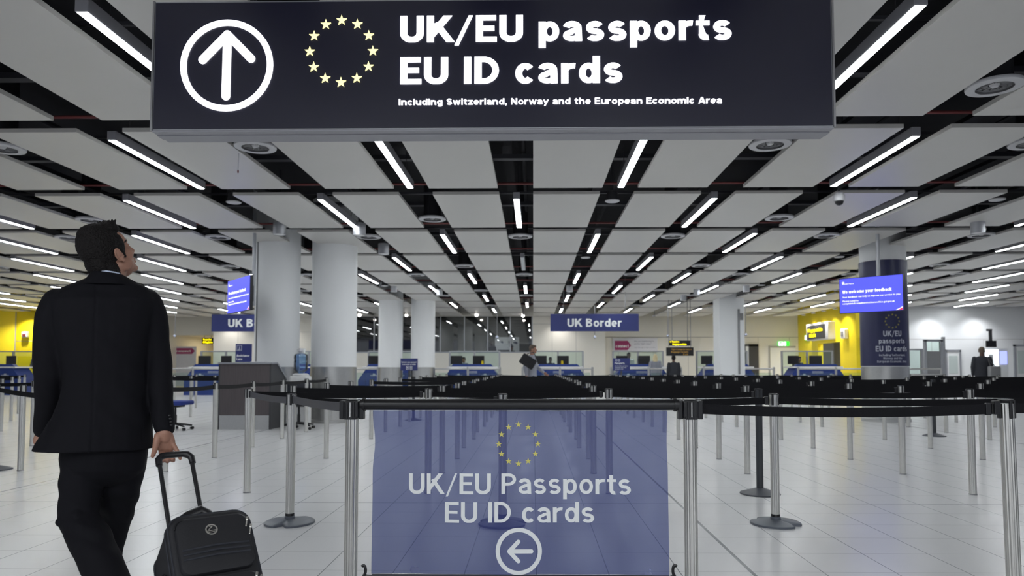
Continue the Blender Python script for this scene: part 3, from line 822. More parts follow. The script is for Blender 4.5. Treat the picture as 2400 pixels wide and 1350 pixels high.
def make_disc():
    t = thing('ceiling_speaker', 'x', 'speaker', group='small speaker discs in the ceiling strips')
    bm = NB(); lathe(bm, [(0.0, 0.0), (0.10, 0.0), (0.115, 0.008), (0.115, 0.02)], 32); obj('speaker_grille', bm, 'vent', t, smooth=True)
    bm = NB(); lathe(bm, [(0.10, 0.02), (0.08, 0.16), (0.02, 0.18), (0.02, 1.02)], 24); obj('speaker_can', bm, 'dark_grey', t, smooth=True)
    return t
ventA = discA = None
for s in range(-15, 16):
    n = m = 0
    for b in range(-1, 8):
        if (s + b) % 2: continue
        disc = b % 2 == 1 and s % 4 == 1
        x = 1.5 * s - 0.255
        y = BY0 + BAY * b + (0.62 if disc else 0.56 if b % 2 == 0 else 1.74)
        if s == 0 and b == 0: continue
        p = proj((x, y, CZ))
        if p is None or not (-40 < p[0] < 2440 and -20 < p[1] < 1350) or sign_hides(p, (p[0], p[1] + 25)): continue
        if x > 13.2 and y > 29: continue
        if disc:
            if discA is None: discA = make_disc(); t = discA
            else: t = dup(discA)
            t.location = (x, y, CZ + 0.03); t['label'] = 'small white speaker disc, %s in %s' % (ORD[m], strip_name(s)); m += 1
        else:
            if ventA is None: ventA = make_vent(); t = ventA
            else: t = dup(ventA)
            t.location = (x, y, CZ - 0.01); t['label'] = 'round grey air vent, %s in %s' % (ORD[n], strip_name(s)); n += 1

# ---- surface-mounted cylinder fittings
def make_can():
    t = thing('ceiling_spotlight', 'x', 'light', group='grey cylinder fittings below the ceiling')
    bm = NB(); lathe(bm, [(0.17, 0.012), (0.175, 0.0), (0.185, 0.0), (0.185, 0.36), (0.06, 0.37)], 32); obj('spotlight_can', bm, 'alu', t, smooth=True)
    bm = NB(); lathe(bm, [(0.168, 0.008), (0.168, 0.012)], 32); obj('spotlight_lens', bm, 'white', t, smooth=True)
    bm = NB(); lathe(bm, [(0.03, 0.37), (0.03, 2.3)], 10); obj('spotlight_stem', bm, 'dark_grey', t)
    return t
canA = None
for u, v, lab in ((655, 550, 'grey cylinder fitting in front of the left big column'), (842, 552, 'grey cylinder fitting at the top right of the second big column'),
                  (899, 596, 'grey cylinder fitting hanging right of the second big column'), (923, 684, 'small grey cylinder fitting above the slim pair of far columns'),
                  (1030, 692, 'small grey cylinder fitting just right of the slim far columns'), (1335, 684, 'small grey cylinder fitting above the right border sign'),
                  (1602, 705, 'small grey cylinder fitting left of the square column, lower of two'), (1633, 692, 'small grey cylinder fitting left of the square column, upper of two'),
                  (1749, 684, 'small grey cylinder fitting right of the square column'), (2292, 547, 'grey cylinder fitting right of the navy column')):
    y = (3.53 - 1.14) * FPX / (862 - v)
    p = at(u, v, y)
    if canA is None: canA = make_can(); t = canA
    else: t = dup(canA)
    t.location = (p.x, y, p.z); t['label'] = lab
    k = 0.62 if v < 600 else 0.55
    t.scale = (k, k, k)

# ---- dome camera, hanging cameras on rods, dropped sensor
p = at(1967, 472, 10.2)
t = thing('dome_camera', 'grey security dome camera below the right ceiling rafts', 'camera', (p.x, 10.2, p.z))
bm = NB(); ellipsoid(bm, (0, 0, 0.0), (0.062, 0.062, 0.062)); obj('camera_dome', bm, 'black', t, smooth=True)
bm = NB(); lathe(bm, [(0.064, 0.0), (0.074, 0.01), (0.078, 0.08), (0.05, 0.13), (0.02, 0.15)], 28); obj('camera_collar', bm, 'vent', t, smooth=True)
bm = NB(); lathe(bm, [(0.018, 0.15), (0.018, 1.3)], 10); obj('camera_stem', bm, 'dark_grey', t)
drop = None
for u, v, lab in ((410, 787, 'beside the suited man, left of the navy assistance sign'), (1165, 790, 'in front of the glazed gallery'), (1394, 790, 'below the right border sign'),
                  (1565, 787, 'above the yellow lettered exit signs'), (1748, 784, 'right of the square column')):
    y = 28.5 if u == 1748 else 29.2; p = at(u, v, y)
    if drop is None:
        drop = thing('hanging_camera', 'x', 'camera', group='small cameras hung on rods over the desks')
        bm = NB(); ellipsoid(bm, (0, 0, 0), (0.06, 0.06, 0.07)); obj('camera_body', bm, 'alu', drop, smooth=True)
        bm = NB(); lathe(bm, [(0.0, -0.055), (0.035, -0.05), (0.035, -0.03)], 16); obj('camera_lens', bm, 'cctv', drop).rotation_euler = (-pi / 2.3, 0, 0)
        bm = NB(); lathe(bm, [(0.014, 0.05), (0.014, 2.30)], 8); obj('camera_rod', bm, 'mid_grey', drop)
        t = drop
    else: t = dup(drop)
    t.location = (p.x, y, p.z); t['label'] = 'small glowing camera on rod ' + lab
p = at(558, 402, 8.3)
t = thing('hanging_sensor', 'thin white rod with red tip hanging behind the big sign', 'sensor', (p.x, 8.3, p.z))
bm = NB(); tube(bm, [(0, 0, 0.02), (0.03, 0, 1.4)], 0.007, 8); obj('sensor_rod', bm, 'vent', t)
bm = NB(); ellipsoid(bm, (0, 0, 0), (0.010, 0.010, 0.022), seg=10, rings=6); obj('sensor_tip', bm, 'pipe_red', t)

# ---- bright spots over the far wall, wall-washing downlights
spot = None
for u, v, y, lab in ((843, 739, 34.0, 'right of the second big column'), (953, 739, 34.0, 'between the slim far columns'), (1117, 739, 34.0, 'over the middle of the gallery'), (1226, 740, 34.0, 'over the right end of the gallery')):
    p = at(u, v, y)
    if spot is None:
        spot = thing('spot_lamp', 'x', 'light', group='bright spot lamps over the glazed gallery')
        bm = NB(); ellipsoid(bm, (0, -0.03, 0), (0.07, 0.05, 0.07)); obj('spot_bulb', bm, 'spot_lit', spot, smooth=True)
        bm = NB(); lathe(bm, [(0.09, 0.03), (0.09, 0.12), (0.02, 0.13), (0.02, 1.1)], 16); obj('spot_can', bm, 'vent', spot)
        t = spot
    else: t = dup(spot)
    t.location = (p.x, y, p.z); t['label'] = 'bright round spot lamp ' + lab
def washer(x, y, power, lab, col=(1, 0.97, 0.92), size=radians(130)):
    global down
    if down is None:
        down = thing('downlight', 'x', 'light', group='recessed downlights beside the walls')
        bm = NB(); lathe(bm, [(0.07, 0.03), (0.075, 0.0), (0.10, 0.0), (0.10, 0.05), (0.02, 0.06), (0.02, 1.08)], 24); obj('downlight_ring', bm, 'vent', down)
        bm = NB(); lathe(bm, [(0.0, 0.025), (0.07, 0.025)], 20); obj('downlight_lens', bm, 'lit_white', down)
        t = down
    else: t = dup(down)
    t.location = (x, y, CZ - 0.03); t['label'] = lab
    l = bpy.data.lights.new('downlight_beam', 'SPOT'); l.energy = power; l.spot_size = size; l.spot_blend = 1.0; l.color = col; l.shadow_soft_size = 0.05
    o = bpy.data.objects.new('downlight_beam', l); o.location = (x, y, CZ - 0.06); COL.objects.link(o)
down = None
for u, lab in ((2197, 'recessed downlight washing the white wall, left of two'), (2308, 'recessed downlight washing the white wall, right of two')):
    washer(at(u, 735, 29.6).x, 29.6, 110, lab, (0.95, 0.97, 1))
for k, y in enumerate((30.8, 32.0, 33.2, 34.4)):
    washer(13.15, y, 150, 'recessed downlight washing the right yellow wall, %s' % ('nearest', 'second', 'third', 'farthest')[k])
washer(at(56, 740, 31.3).x, 31.2, 260, 'recessed downlight washing the left yellow wall')
for k, x in enumerate((-15.3, -12.6)):
    washer(x, 34.9, 70, 'recessed downlight washing the cream wall, %s of the pair' % ('left', 'right')[k])
for k, x in enumerate((1.3, 6.0, 10.0)):
    washer(x, 34.9, 70, 'recessed downlight washing the far wall %s' % ('behind the right border sign', 'left of the square column', 'right of the square column')[k])
# ================================================================== the big overhead sign
YS = 4.2
a, b = at(354, 304, YS), at(1956, 297, YS)
top = at(358, 3, YS).z
zb = (a.z + b.z) / 2
w = b.x - a.x
t = thing('overhead_sign', 'large dark lit overhead sign with white arrow and gold stars', 'sign', ((a.x + b.x) / 2, YS, zb), radians(-0.05))
bm = NB(); box(bm, -w / 2, w / 2, 0.004, 0.21, 0, top - zb, 0.004); obj('sign_box', bm, 'alu', t)
bm = NB(); box(bm, -w / 2 + 0.012, w / 2 - 0.012, -0.002, 0.006, 0.006, top - zb - 0.012); obj('sign_face', bm, 'navy', t)
bm = NB()
for y0, y1, d in ((0.0, 0.06, 0.012), (0.063, 0.135, 0.018), (0.138, 0.205, 0.012)): box(bm, -w / 2 + 0.003, w / 2 - 0.003, y0, y1, -d, 0.0, 0.003)
obj('sign_bottom_trim', bm, 'housing', t)
for sx in (-1.5, 1.5):
    bm = NB(); tube(bm, [(sx, 0.1, top - zb), (sx, 0.1, 4.76 - zb)], 0.02, 10); obj('hanging_rod', bm, 'dark_grey', t)
for sx in (-1, 1):
    bm = NB(); box(bm, sx * w / 2 - 0.006, sx * w / 2 + 0.006, -0.006, 0.21, -0.002, top - zb); obj('sign_edge', bm, 'steel_dk', t)
c0 = Vector((t.location.x, YS, zb))
def sp(u, v):
    p = at(u, v, YS) - c0
    return p.x, p.z
k = YS / FPX
D0, D1 = -0.010, -0.001
bm = NB()
cx, cz = sp(532, 154); annulus(bm, cx, cz, 97.5 * k, 112 * k, D0, D1)
p0, p1 = sp(534, 82), sp(530, 226); stadium(bm, p1, p0, 20 * k, D0, D1)
stadium(bm, sp(476, 141), p0, 20 * k, D0 - 0.0006, D1); stadium(bm, sp(589, 138), p0, 20 * k, D0 - 0.0012, D1)
obj('arrow_symbol', bm, 'lit_white', t)['label'] = 'white backlit arrow in a ring'
cx, cz = sp(800.5, 121)
for i in range(12):
    q = 2 * pi * i / 12
    bm = NB(); star_face(bm, cx + 76 * k * sin(q), cz + 76 * k * cos(q), 13.2 * k, D0, D1); obj('star', bm, 'lit_star', t)
def line_(s, u0, u1, vb, vt, bold):
    bm = NB(); x0, z0 = sp(u0, vb); x1, z1 = sp(u1, vt)
    text_bm(bm, s, x0, x1, z0, z1 - z0, D0, D1, bold); obj('lettering', bm, 'lit_white', t)
line_('UK/EU passports', 938, 1714, 100, 33, 0.030)
line_('EU ID cards', 938, 1459, 198, 132, 0.030)
line_('Including Switzerland, Norway and the European Economic Area', 935, 1691, 247, 228.5, 0.019)

# ================================================================== border signs hung over the desks
def border(u0, u1, v0, v1, lab, tx0, tx1):
    y = 24.0
    a, b = at(u0, v1, y), at(u1, v0, y)
    t = thing('border_sign', lab, 'sign', ((a.x + b.x) / 2, y, a.z), 0, 'blue border signs hung over the desks')
    w, h = b.x - a.x, b.z - a.z
    bm = NB(); box(bm, -w / 2, w / 2, 0, 0.06, 0, h, 0.006); obj('sign_panel', bm, 'sign_blue', t)
    for sx in (-0.35, 0.35):
        bm = NB(); tube(bm, [(sx * w, 0.03, h), (sx * w, 0.03, 4.76 - a.z)], 0.012, 8); obj('hanging_rod', bm, 'mid_grey', t)
    bm = NB(); x0, x1 = at(tx0, v0, y).x - t.location.x, at(tx1, v0, y).x - t.location.x
    text_bm(bm, 'UK Border', x0, x1, h * 0.255, h * 0.475, -0.004, 0.0, 0.028); obj('lettering', bm, 'letter', t)
border(1290, 1497, 735.5, 776.5, 'blue border sign right of centre, in front of far wall', 1330, 1457)
border(495, 702, 736.5, 777, 'blue border sign half hidden behind the left big column', 535, 662)

# ================================================================== feedback screens on ceiling poles
def screen(cx, cy, cz, yaw, w, h, lab, pole_dx, tilt=0):
    t = thing('feedback_screen', lab, 'screen', (cx, cy, cz), yaw, 'blue feedback screens on ceiling poles')
    bm = NB(); box(bm, -w / 2 - .012, w / 2 + .012, 0.0, 0.06, -h / 2 - .012, h / 2 + .012, 0.006); obj('screen_case', bm, 'black', t)
    bm = NB(); box(bm, -w / 2, w / 2, -0.003, 0.001, -h / 2, h / 2); obj('screen_display', bm, 'lit_screen', t)
    for s, x0, x1, z, c, bo in (('Border Force', -.455, -.265, .225, .022, .02), ('We welcome your feedback', -.455, .33, .045, .062, .035), ('Your feedback can help us improve our service to you', -.455, .46, -.045, .030, .02),
                                ('Please send to:', -.455, -.19, -.125, .030, .02), ('complaints&compliments@homeoffice.gsi.gov.uk', -.455, .375, -.175, .030, .02)):
        bm = NB(); text_bm(bm, s, x0 * w, x1 * w, z * h / .68, c * h / .68, -.006, -.003, bo); obj('lettering', bm, 'lit_text', t)
    bm = NB(); x0, z0 = -.44 * w, .27 * h / .68 * .9
    prism(bm, [(x0 - .02, z0 + .0), (x0 + .02, z0), (x0 + .024, z0 + .03), (x0 + .01, z0 + .024), (x0, z0 + .045), (x0 - .01, z0 + .024), (x0 - .024, z0 + .03)], -.006, -.003); obj('crest_mark', bm, 'lit_text', t)
    bm = NB(); prism(bm, [(w / 2 - .005, -h / 2 + .005), (w / 2 - .005, -h / 2 + .07), (w / 2 - .13, -h / 2 + .005)], -.006, -.003); obj('corner_stripe', bm, 'lit_text', t)
    bm = NB(); prism(bm, [(w / 2 - .005, -h / 2 + .005), (w / 2 - .005, -h / 2 + .052), (w / 2 - .095, -h / 2 + .005)], -.008, -.0055); obj('corner_flag', bm, mat('flag_red', (0.5, 0.02, 0.06), 0.5, emit=(0.75, 0.03, 0.12), es=0.6), t)
    bm = NB(); box(bm, pole_dx - .12, pole_dx + .12, .06, .14, -.15, .15, .01); obj('pole_bracket', bm, 'dark_grey', t)
    bm = NB(); tube(bm, [(pole_dx, .17, -h * .35), (pole_dx, .17, 4.76 - cz)], .034, 14); obj('ceiling_pole', bm, 'alu', t, smooth=True)
    return t
# corners measured from the photo give distance and turn
p, q = at(1968.5, 694, 13.9), at(2116, 685, 13.15)
screen((p.x + q.x) / 2, (p.y + q.y) / 2, (p.z + q.z) / 2 - 0.0, atan2(q.y - p.y, q.x - p.x), (q - p).length, 0.665, 'wide blue feedback screen in front of the navy column', 0.10)
p, q = at(533.8, 697.5, 14.0), at(585.2, 685, 13.0)
screen((p.x + q.x) / 2, (p.y + q.y) / 2, (p.z + q.z) / 2, atan2(q.y - p.y, q.x - p.x), (q - p).length, 0.64, 'angled blue feedback screen left of the white columns', 0.36)

# ================================================================== wall signs and far boards
def board(name, lab, cat, u0, u1, v0, v1, y, m, d=0.05, group=None):
    a, b = at(u0, v1, y), at(u1, v0, y)
    t = thing(name, lab, cat, ((a.x + b.x) / 2, y, (a.z + b.z) / 2), 0, group)
    w, h = b.x - a.x, b.z - a.z
    bm = NB(); box(bm, -w / 2, w / 2, 0, d, -h / 2, h / 2, 0.004); obj('sign_panel', bm, m, t)
    return t, w, h
def put(t, s, w, h, x0, x1, z, c, m, bold=.02, name='lettering'):
    bm = NB(); text_bm(bm, s, x0 * w, x1 * w, z * h, c * h, -.006, -.001, bold); return obj(name, bm, m, t)
def rods(t, h, zt, xs, y=0.03):
    for x in xs:
        bm = NB(); tube(bm, [(x, y, h / 2), (x, y, zt - t.location.z)], .012, 8); obj('hanging_rod', bm, 'mid_grey', t)
# navy assistance sign
t, w, h = board('assistance_sign', 'navy assistance lane sign on a stand left of the columns', 'sign', 551.5, 589.5, 806, 848.5, 20.0, 'sign_blue')
put(t, 'Assistance', w, h, -.42, .38, -.21, .13, 'letter'); put(t, 'Lane', w, h, -.42, -.06, -.40, .13, 'letter')
bm = NB(); box(bm, -.43 * w, -.10 * w, -.006, 0, .12 * h, .42 * h); obj('pictogram', bm, 'letter_dim', t)
bm = NB(); box(bm, -.40 * w, -.13 * w, -.008, -.006, .145 * h, .395 * h); obj('pictogram_field', bm, 'sign_blue', t)
bm = NB(); box(bm, -.27 * w, -.22 * w, -.010, -.008, .17 * h, .36 * h); box(bm, -.35 * w, -.18 * w, -.010, -.008, .17 * h, .22 * h); obj('pictogram_figure', bm, 'letter_dim', t)
bm = NB(); tube(bm, [(0, .07, -t.location.z), (0, .07, 0)], .03, 10); lathe(bm, [(.2, .001 - t.location.z), (.2, .015 - t.location.z), (.05, .04 - t.location.z)], 24, (0, .07, 0)); obj('sign_stand', bm, 'alu', t)
# passport reminder sign
t, w, h = board('reminder_sign', 'small blue passport reminder sign before the slim far columns', 'sign', 938.5, 979, 840, 868.5, 19.0, 'sign_blue', .03)
put(t, 'Remove your passport', w, h, -.44, .44, .14, .11, 'letter'); put(t, 'from wallet or holder', w, h, -.40, .40, -.04, .11, 'letter')
bm = NB()
for x in (-.10, .09): annulus(bm, 0, 0, .0, .001, -.006, -.001, 4)
for x in (-.17, .05):
    for a, b, c, d in ((0, .14, -.42, -.39), (0, .14, -.16, -.13), (0, .02, -.42, -.13), (.12, .14, -.42, -.13), (.045, .095, -.32, -.22)): box(bm, (x + a) * w, (x + b) * w, -.006, -.001, c * h, d * h)
obj('passport_icons', bm, 'letter', t)
bm = NB(); tube(bm, [(0, .05, -t.location.z), (0, .05, -h / 2)], .03, 10); lathe(bm, [(.18, .001 - t.location.z), (.18, .015 - t.location.z), (.04, .03 - t.location.z)], 24, (0, .05, 0)); obj('sign_stand', bm, 'post_dark', t)
# passports sign
t, w, h = board('passports_sign', 'navy passports sign before the desks right of centre', 'sign', 1437, 1476.5, 839.5, 869, 24.0, 'sign_blue', .03)
put(t, 'Passports', w, h, -.40, .18, .03, .15, 'letter'); put(t, 'UK, EU, EEA and Swiss', w, h, -.40, .38, -.16, .085, 'letter_dim'); put(t, 'nationals with chip', w, h, -.40, .28, -.28, .085, 'letter_dim')
put(t, 'passports only', w, h, -.40, .10, -.40, .085, 'letter_dim')
bm = NB(); annulus(bm, -.31 * w, .33 * h, .05 * h, .09 * h, -.006, -.001, 20); annulus(bm, -.15 * w, .33 * h, .05 * h, .09 * h, -.006, -.001, 20); obj('pictogram', bm, 'letter_dim', t)
bm = NB(); tube(bm, [(0, .05, -t.location.z), (0, .05, -h / 2)], .03, 10); lathe(bm, [(.18, .001 - t.location.z), (.18, .015 - t.location.z), (.04, .03 - t.location.z)], 24, (0, .05, 0)); obj('sign_stand', bm, 'post_dark', t)
# lit yellow sign over the black direction sign
t, w, h = board('lit_direction_sign', 'black sign with glowing yellow text, upper of the exit pair', 'sign', 1568, 1620, 798, 810, 27.0, 'black', .1)
put(t, '\u2190 Transfers', w, h, -.46, -.04, .10, .34, 'lit_yellow', .05); put(t, 'Baggage reclaim', w, h, -.34, .28, -.40, .36, 'lit_yellow', .05)
rods(t, h, 4.76, (-.35 * w, .35 * w), .05)
t, w, h = board('direction_sign', 'black sign with dull yellow text, lower of the exit pair', 'sign', 1562, 1625.5, 814, 834, 26.8, 'black', .06)
for s, x0, z in (('Flights & Immigration Gates \u2192', -.31, .17), ('Baggage reclaim', -.33, -.14), ('Exit', .12, -.44)): put(t, s, w, h, x0, .42 if 'G' in s else .30, z, .20, 'orange', .02)
rods(t, h, 4.76, (-.4 * w, .4 * w))
# transfer poster with magenta arrow
t, w, h = board('transfer_poster', 'pale poster with magenta arrow on the far right wall', 'poster', 1436, 1541, 792.5, 823, 36.4, 'paper', .03)
bm = NB(); prism(bm, [(-.45 * w, .30 * h), (-.17 * w, .30 * h), (-.09 * w, -.06 * h), (-.17 * w, -.42 * h), (-.45 * w, -.42 * h)], -.012, -.001); obj('arrow_panel', bm, 'magenta', t)['label'] = 'magenta arrow'
bm = NB(); text_bm(bm, 'connect', -.43 * w, -.14 * w, -.22 * h, .24 * h, -.018, -.012, .03); obj('lettering', bm, 'letter', t)
put(t, 'Are you transferring to', w, h, -.02, .42, .20, .13, 'ink', .01); put(t, 'another flight today?', w, h, -.02, .36, .0, .13, 'ink', .01); put(t, 'Please follow signs for Flight Connections', w, h, -.02, .45, -.26, .09, 'ink', .0)
t, w, h = board('transfer_poster', 'pale board with magenta arrow beside the suited man', 'poster', 380, 460, 812, 905, 37.2, 'paper', .03)
bm = NB(); prism(bm, [(-.30 * w, .46 * h), (.38 * w, .46 * h), (.46 * w, .385 * h), (.38 * w, .31 * h), (-.30 * w, .31 * h)], -.012, -.001); obj('arrow_panel', bm, 'magenta', t)['label'] = 'magenta arrow'
bm = NB(); text_bm(bm, 'connect', -.1 * w, .34 * w, .36 * h, .05 * h, -.018, -.012, .03); obj('lettering', bm, 'letter', t)
# small lit sign in the left recess
t, w, h = board('lit_direction_sign', 'small glowing yellow sign in the recess left of centre', 'sign', 473, 500, 792, 806, 37.5, 'black', .12)
put(t, 'Transfer', w, h, -.40, .34, .08, .30, 'lit_yellow', .06); put(t, 'Flights', w, h, -.40, .44, -.36, .30, 'lit_yellow', .06); rods(t, h, 2.9, (-.3 * w, .3 * w))
# green exit signs
def exit_sign(lab, x, y, z, rz, w, h):
    t = thing('exit_sign', lab, 'sign', (x, y, z), rz, 'green running-man exit signs')
    bm = NB(); box(bm, -w / 2, w / 2, 0, .05, -h / 2, h / 2, .004); obj('sign_panel', bm, 'lit_green', t)
    bm = NB(); box(bm, -.47 * w, -.06 * w, -.004, 0, -.44 * h, .44 * h); box(bm, 0.0, .2 * w, -.004, 0, -.44 * h, .44 * h); obj('sign_symbols', bm, 'lit_white', t)
    bm = NB(); stadium(bm, (-.26 * w, -.30 * h), (-.26 * w, .30 * h), .05 * w, -.007, -.004); stadium(bm, (-.36 * w, .12 * h), (-.26 * w, .32 * h), .05 * w, -.0075, -.004); stadium(bm, (-.16 * w, .12 * h), (-.26 * w, .32 * h), .05 * w, -.008, -.004); obj('arrow_symbol', bm, 'lit_green', t)
    bm = NB(); stadium(bm, (.07 * w, -.36 * h), (.10 * w, .10 * h), .05 * w, -.007, -.004); ellipsoid(bm, (.11 * w, -.005, .24 * h), (.035 * w, .003, .035 * w), seg=10, rings=6); obj('running_man', bm, 'lit_green', t)
a, b = at(1824, 811, 36.42), at(1850, 800, 36.42)
exit_sign('green exit sign over the white far door', (a.x + b.x) / 2, 36.42, (a.z + b.z) / 2, 0, b.x - a.x, b.z - a.z)
a = at(1893, 791, 35.2); exit_sign('green exit sign on the right yellow wall', 13.60, 35.2, a.z, -pi / 2, .55, .25)
# dark sign boxed out from the yellow wall
ya2, yb2 = 34.4, 32.3
z0, z1 = at(1925, 794, 33.3).z, at(1925, 762, 33.3).z
t = thing('wall_sign_box', 'dark sign with glowing yellow text on the yellow wall', 'sign', (13.60, (ya2 + yb2) / 2, (z0 + z1) / 2), -pi / 2)
w, h = ya2 - yb2, z1 - z0
bm = NB(); box(bm, -w / 2 - .12, w / 2 + .3, -.28, .06, -h / 2 - .06, h / 2 + .10, .01); obj('sign_box', bm, 'vent', t)
bm = NB(); box(bm, -w / 2, w / 2, -.29, -.27, -h / 2, h / 2); obj('sign_panel', bm, 'dark_grey', t)
for s, x0, x1, z in (('\u2191 Baggage reclaim', -.48, .36, .02), ('Exit', -.36, .0, -.36)):
    bm = NB(); text_bm(bm, s, x0 * w, x1 * w, z * h, .26 * h, -.30, -.29, .05); obj('lettering', bm, 'lit_yellow', t)
# small dark notice, alarm boxes
t = thing('wall_notice', 'small dark notice beside the navy column on yellow wall', 'notice', (14.1, YY - .13, at(2016, 807, 30).z))
bm = NB(); box(bm, -.28, .28, -.04, 0, -.35, .35, .005); obj('notice_panel', bm, 'dark_grey', t)
bm = NB(); box(bm, -.1, .1, -.045, -.04, .1, .2); obj('notice_mark', bm, 'orange', t)
a = at(1984, 782, 30.9); t = thing('alarm_box', 'pale alarm box on the right yellow wall', 'alarm', (13.58, 30.9, a.z), -pi / 2)
bm = NB(); box(bm, -.22, .22, -.1, .08, -.22, .22, .04); obj('alarm_case', bm, 'wall_cream', t)
bm = NB(); box(bm, -.12, .12, -.12, -.1, -.12, .10, .02); obj('alarm_front', bm, 'mid_grey', t)
a = at(60, 784, YL - .06); t = thing('alarm_box', 'pale alarm box on the left yellow wall', 'alarm', (a.x, YL - .06, a.z))
bm = NB(); box(bm, -.13, .13, -.1, .06, -.13, .13, .03); obj('alarm_case', bm, 'paper', t)
bm = NB(); box(bm, -.08, .08, -.12, -.1, -.10, .02, .01); obj('alarm_front', bm, 'pipe_red', t)
# ================================================================== queue barriers
PH = 0.95
def belt_bm(p, q, sag=0.012, hgt=0.05, n=12, ends=0.034):
    """webbing belt between two post heads, with its end clip"""
    bm = NB(); p, q = Vector(p), Vector(q)
    d = (q - p).normalized(); p2, q2 = p + d * ends, q - d * ends
    nrm = Vector((-d.y, d.x, 0)).normalized() * 0.0015
    rings = []
    for k in range(n + 1):
        t = k / n; c = p2.lerp(q2, t) - Vector((0, 0, sag * 4 * t * (1 - t)))
        up = Vector((0, 0, hgt / 2)); rings.append([c + nrm + up, c - nrm + up, c - nrm - up, c + nrm - up])
    loft(bm, rings)
    return bm
def clip_bm(q, d):
    bm = NB(); q = Vector(q); d = Vector(d).normalized(); c = q - d * 0.052
    a = atan2(d.y, d.x)
    box(bm, -0.016, 0.012, -0.008, 0.008, -0.030, 0.030, 0.003, mtx=Matrix.Translation(c) @ Matrix.Rotation(a, 4, 'Z'))
    return bm
BZ = PH - 0.052
def make_post(kind='slim'):
    t = thing('barrier_post', 'x', 'barrier post', group='queue barrier posts')
    r = 0.031
    dark = kind == 'dark'
    z0 = 0.006 if kind == 'slim' else 0.03
    bm = NB(); lathe(bm, [(r, z0), (r, PH - 0.006)], 28); obj('post_tube', bm, 'post_dark' if dark else 'tube', t, smooth=True)
    bm = NB()
    lathe(bm, [(r + .002, PH - .008), (r + .003, PH - .004), (r + .001, PH), (0.0, PH + .001)], 28)
    for k in range(4):
        box(bm, r - .004, r + .006, -.0075, .0075, PH - .085, PH - .004, .003, mtx=Matrix.Rotation(k * pi / 2 + .0, 4, 'Z'))
    obj('post_cap', bm, 'black', t)
    if kind == 'slim':
        bm = NB(); lathe(bm, [(r + .004, 0.0), (r + .004, .006), (r, .009)], 28); obj('floor_socket', bm, 'steel_dk', t, smooth=True)
    elif kind == 'dark':
        bm = NB(); lathe(bm, [(.175, 0), (.178, .004), (.174, .012), (.10, .035), (.045, .052), (.036, .056)], 48); obj('post_base', bm, 'base_dark', t, smooth=True)
    else:
        # flat cast base with two notches in its rim
        bm = NB(); n = 72; prof = []
        for k in range(n):
            a = 360 * k / n; rr = 0.178
            for c, wd, dp in ((255, 16, .062), (75, 16, .03)):
                q = abs((a - c + 180) % 360 - 180)
                if q < wd: rr -= dp * (0.5 + 0.5 * cos(pi * q / wd)) ** .6
            prof.append((rr * cos(radians(a)), rr * sin(radians(a))))
        loft(bm, [[(x * s, y * s, z) for x, y in prof] for s, z in ((1.0, 0), (1.01, .006), (1.0, .014), (.93, .020), (.42, .030), (.22, .036))])
        lathe(bm, [(.037, .030), (.036, .052), (.031, .056)], 28)
        obj('post_base', bm, 'base_grey', t, smooth=True)
        bm = NB(); lathe(bm, [(.0325, .054), (.0325, .072), (.031, .074)], 28); obj('post_collar', bm, 'black', t, smooth=True)
    return t
PROTO = {}
def post(x, y, lab, kind='slim', rz=0.0, group='queue barrier posts'):
    if kind not in PROTO:
        PROTO[kind] = make_post(kind); t = PROTO[kind]
    else:
        src = PROTO[kind]; t = src.copy(); COL.objects.link(t)
        for ch in src.children:
            if ch.name.startswith('belt'): continue
            c = ch.copy(); COL.objects.link(c); c.parent = t
    t.location = (x, y, 0); t.rotation_euler = (0, 0, rz); t['label'] = lab; t['group'] = group
    return t
BM = {}
def belt(t, dx, dy, z0=BZ, z1=BZ, sag=0.012, m='belt'):
    """a belt drawn out of post t towards (dx, dy); belts of one length share a mesh"""
    key = (round(dx, 2), round(dy, 2), round(z0, 2), round(z1, 2), m, sag)
    if key not in BM:
        o = obj('belt', belt_bm((0, 0, z0), (dx, dy, z1), sag), m, t)
        c = obj('belt_clip', clip_bm((dx, dy, z1), (dx, dy, 0)), 'black', o)
        BM[key] = (o.data, c.data)
    else:
        a, b = BM[key]
        o = link(bpy.data.objects.new('belt', a), t); link(bpy.data.objects.new('belt_clip', b), o)
    return o

# ---- main queue: rows across the hall, posts in floor sockets
X0, DX, R0, DR = -2.62, 1.645, 6.46, 1.22
def blocked(x, y):
    return hypot(x - cwp.x, y - 15.3) < 0.62 or hypot(x + 4.1, y - 14.9) < .62
for j in range(13):
    y = R0 + DR * j; cols = []
    c = 0
    while True:
        x = X0 + DX * c
        q = proj((x, y, PH))
        if q[0] > 2400 or (y > 16.5 and x > 12.3): break
        cols.append(x); c += 1
    for i, x in enumerate(cols):
        if blocked(x, y) or (j == 0 and i == 3): continue
        jx = 0.02 * sin(i * 7.1 + j * 3.3)
        t = post(x + jx, y, 'slim steel barrier post, %s from the left in the %s queue row' % (NTH[i], ORD[j]))
        nx = x + DX
        if (i == 0 and j % 2 == 1 and j > 1) or (i == len(cols) - 1 and j % 2 == 0 and y > 16.5): continue
        if blocked(nx, y) or (abs(y - 15.3) < .6 and x < cwp.x < nx): continue
        if i == len(cols) - 1 and y > 16.5 and nx > 13.2: continue
        belt(t, (2.05 - x - jx) if (j == 0 and i == 2) else DX - jx, 0)
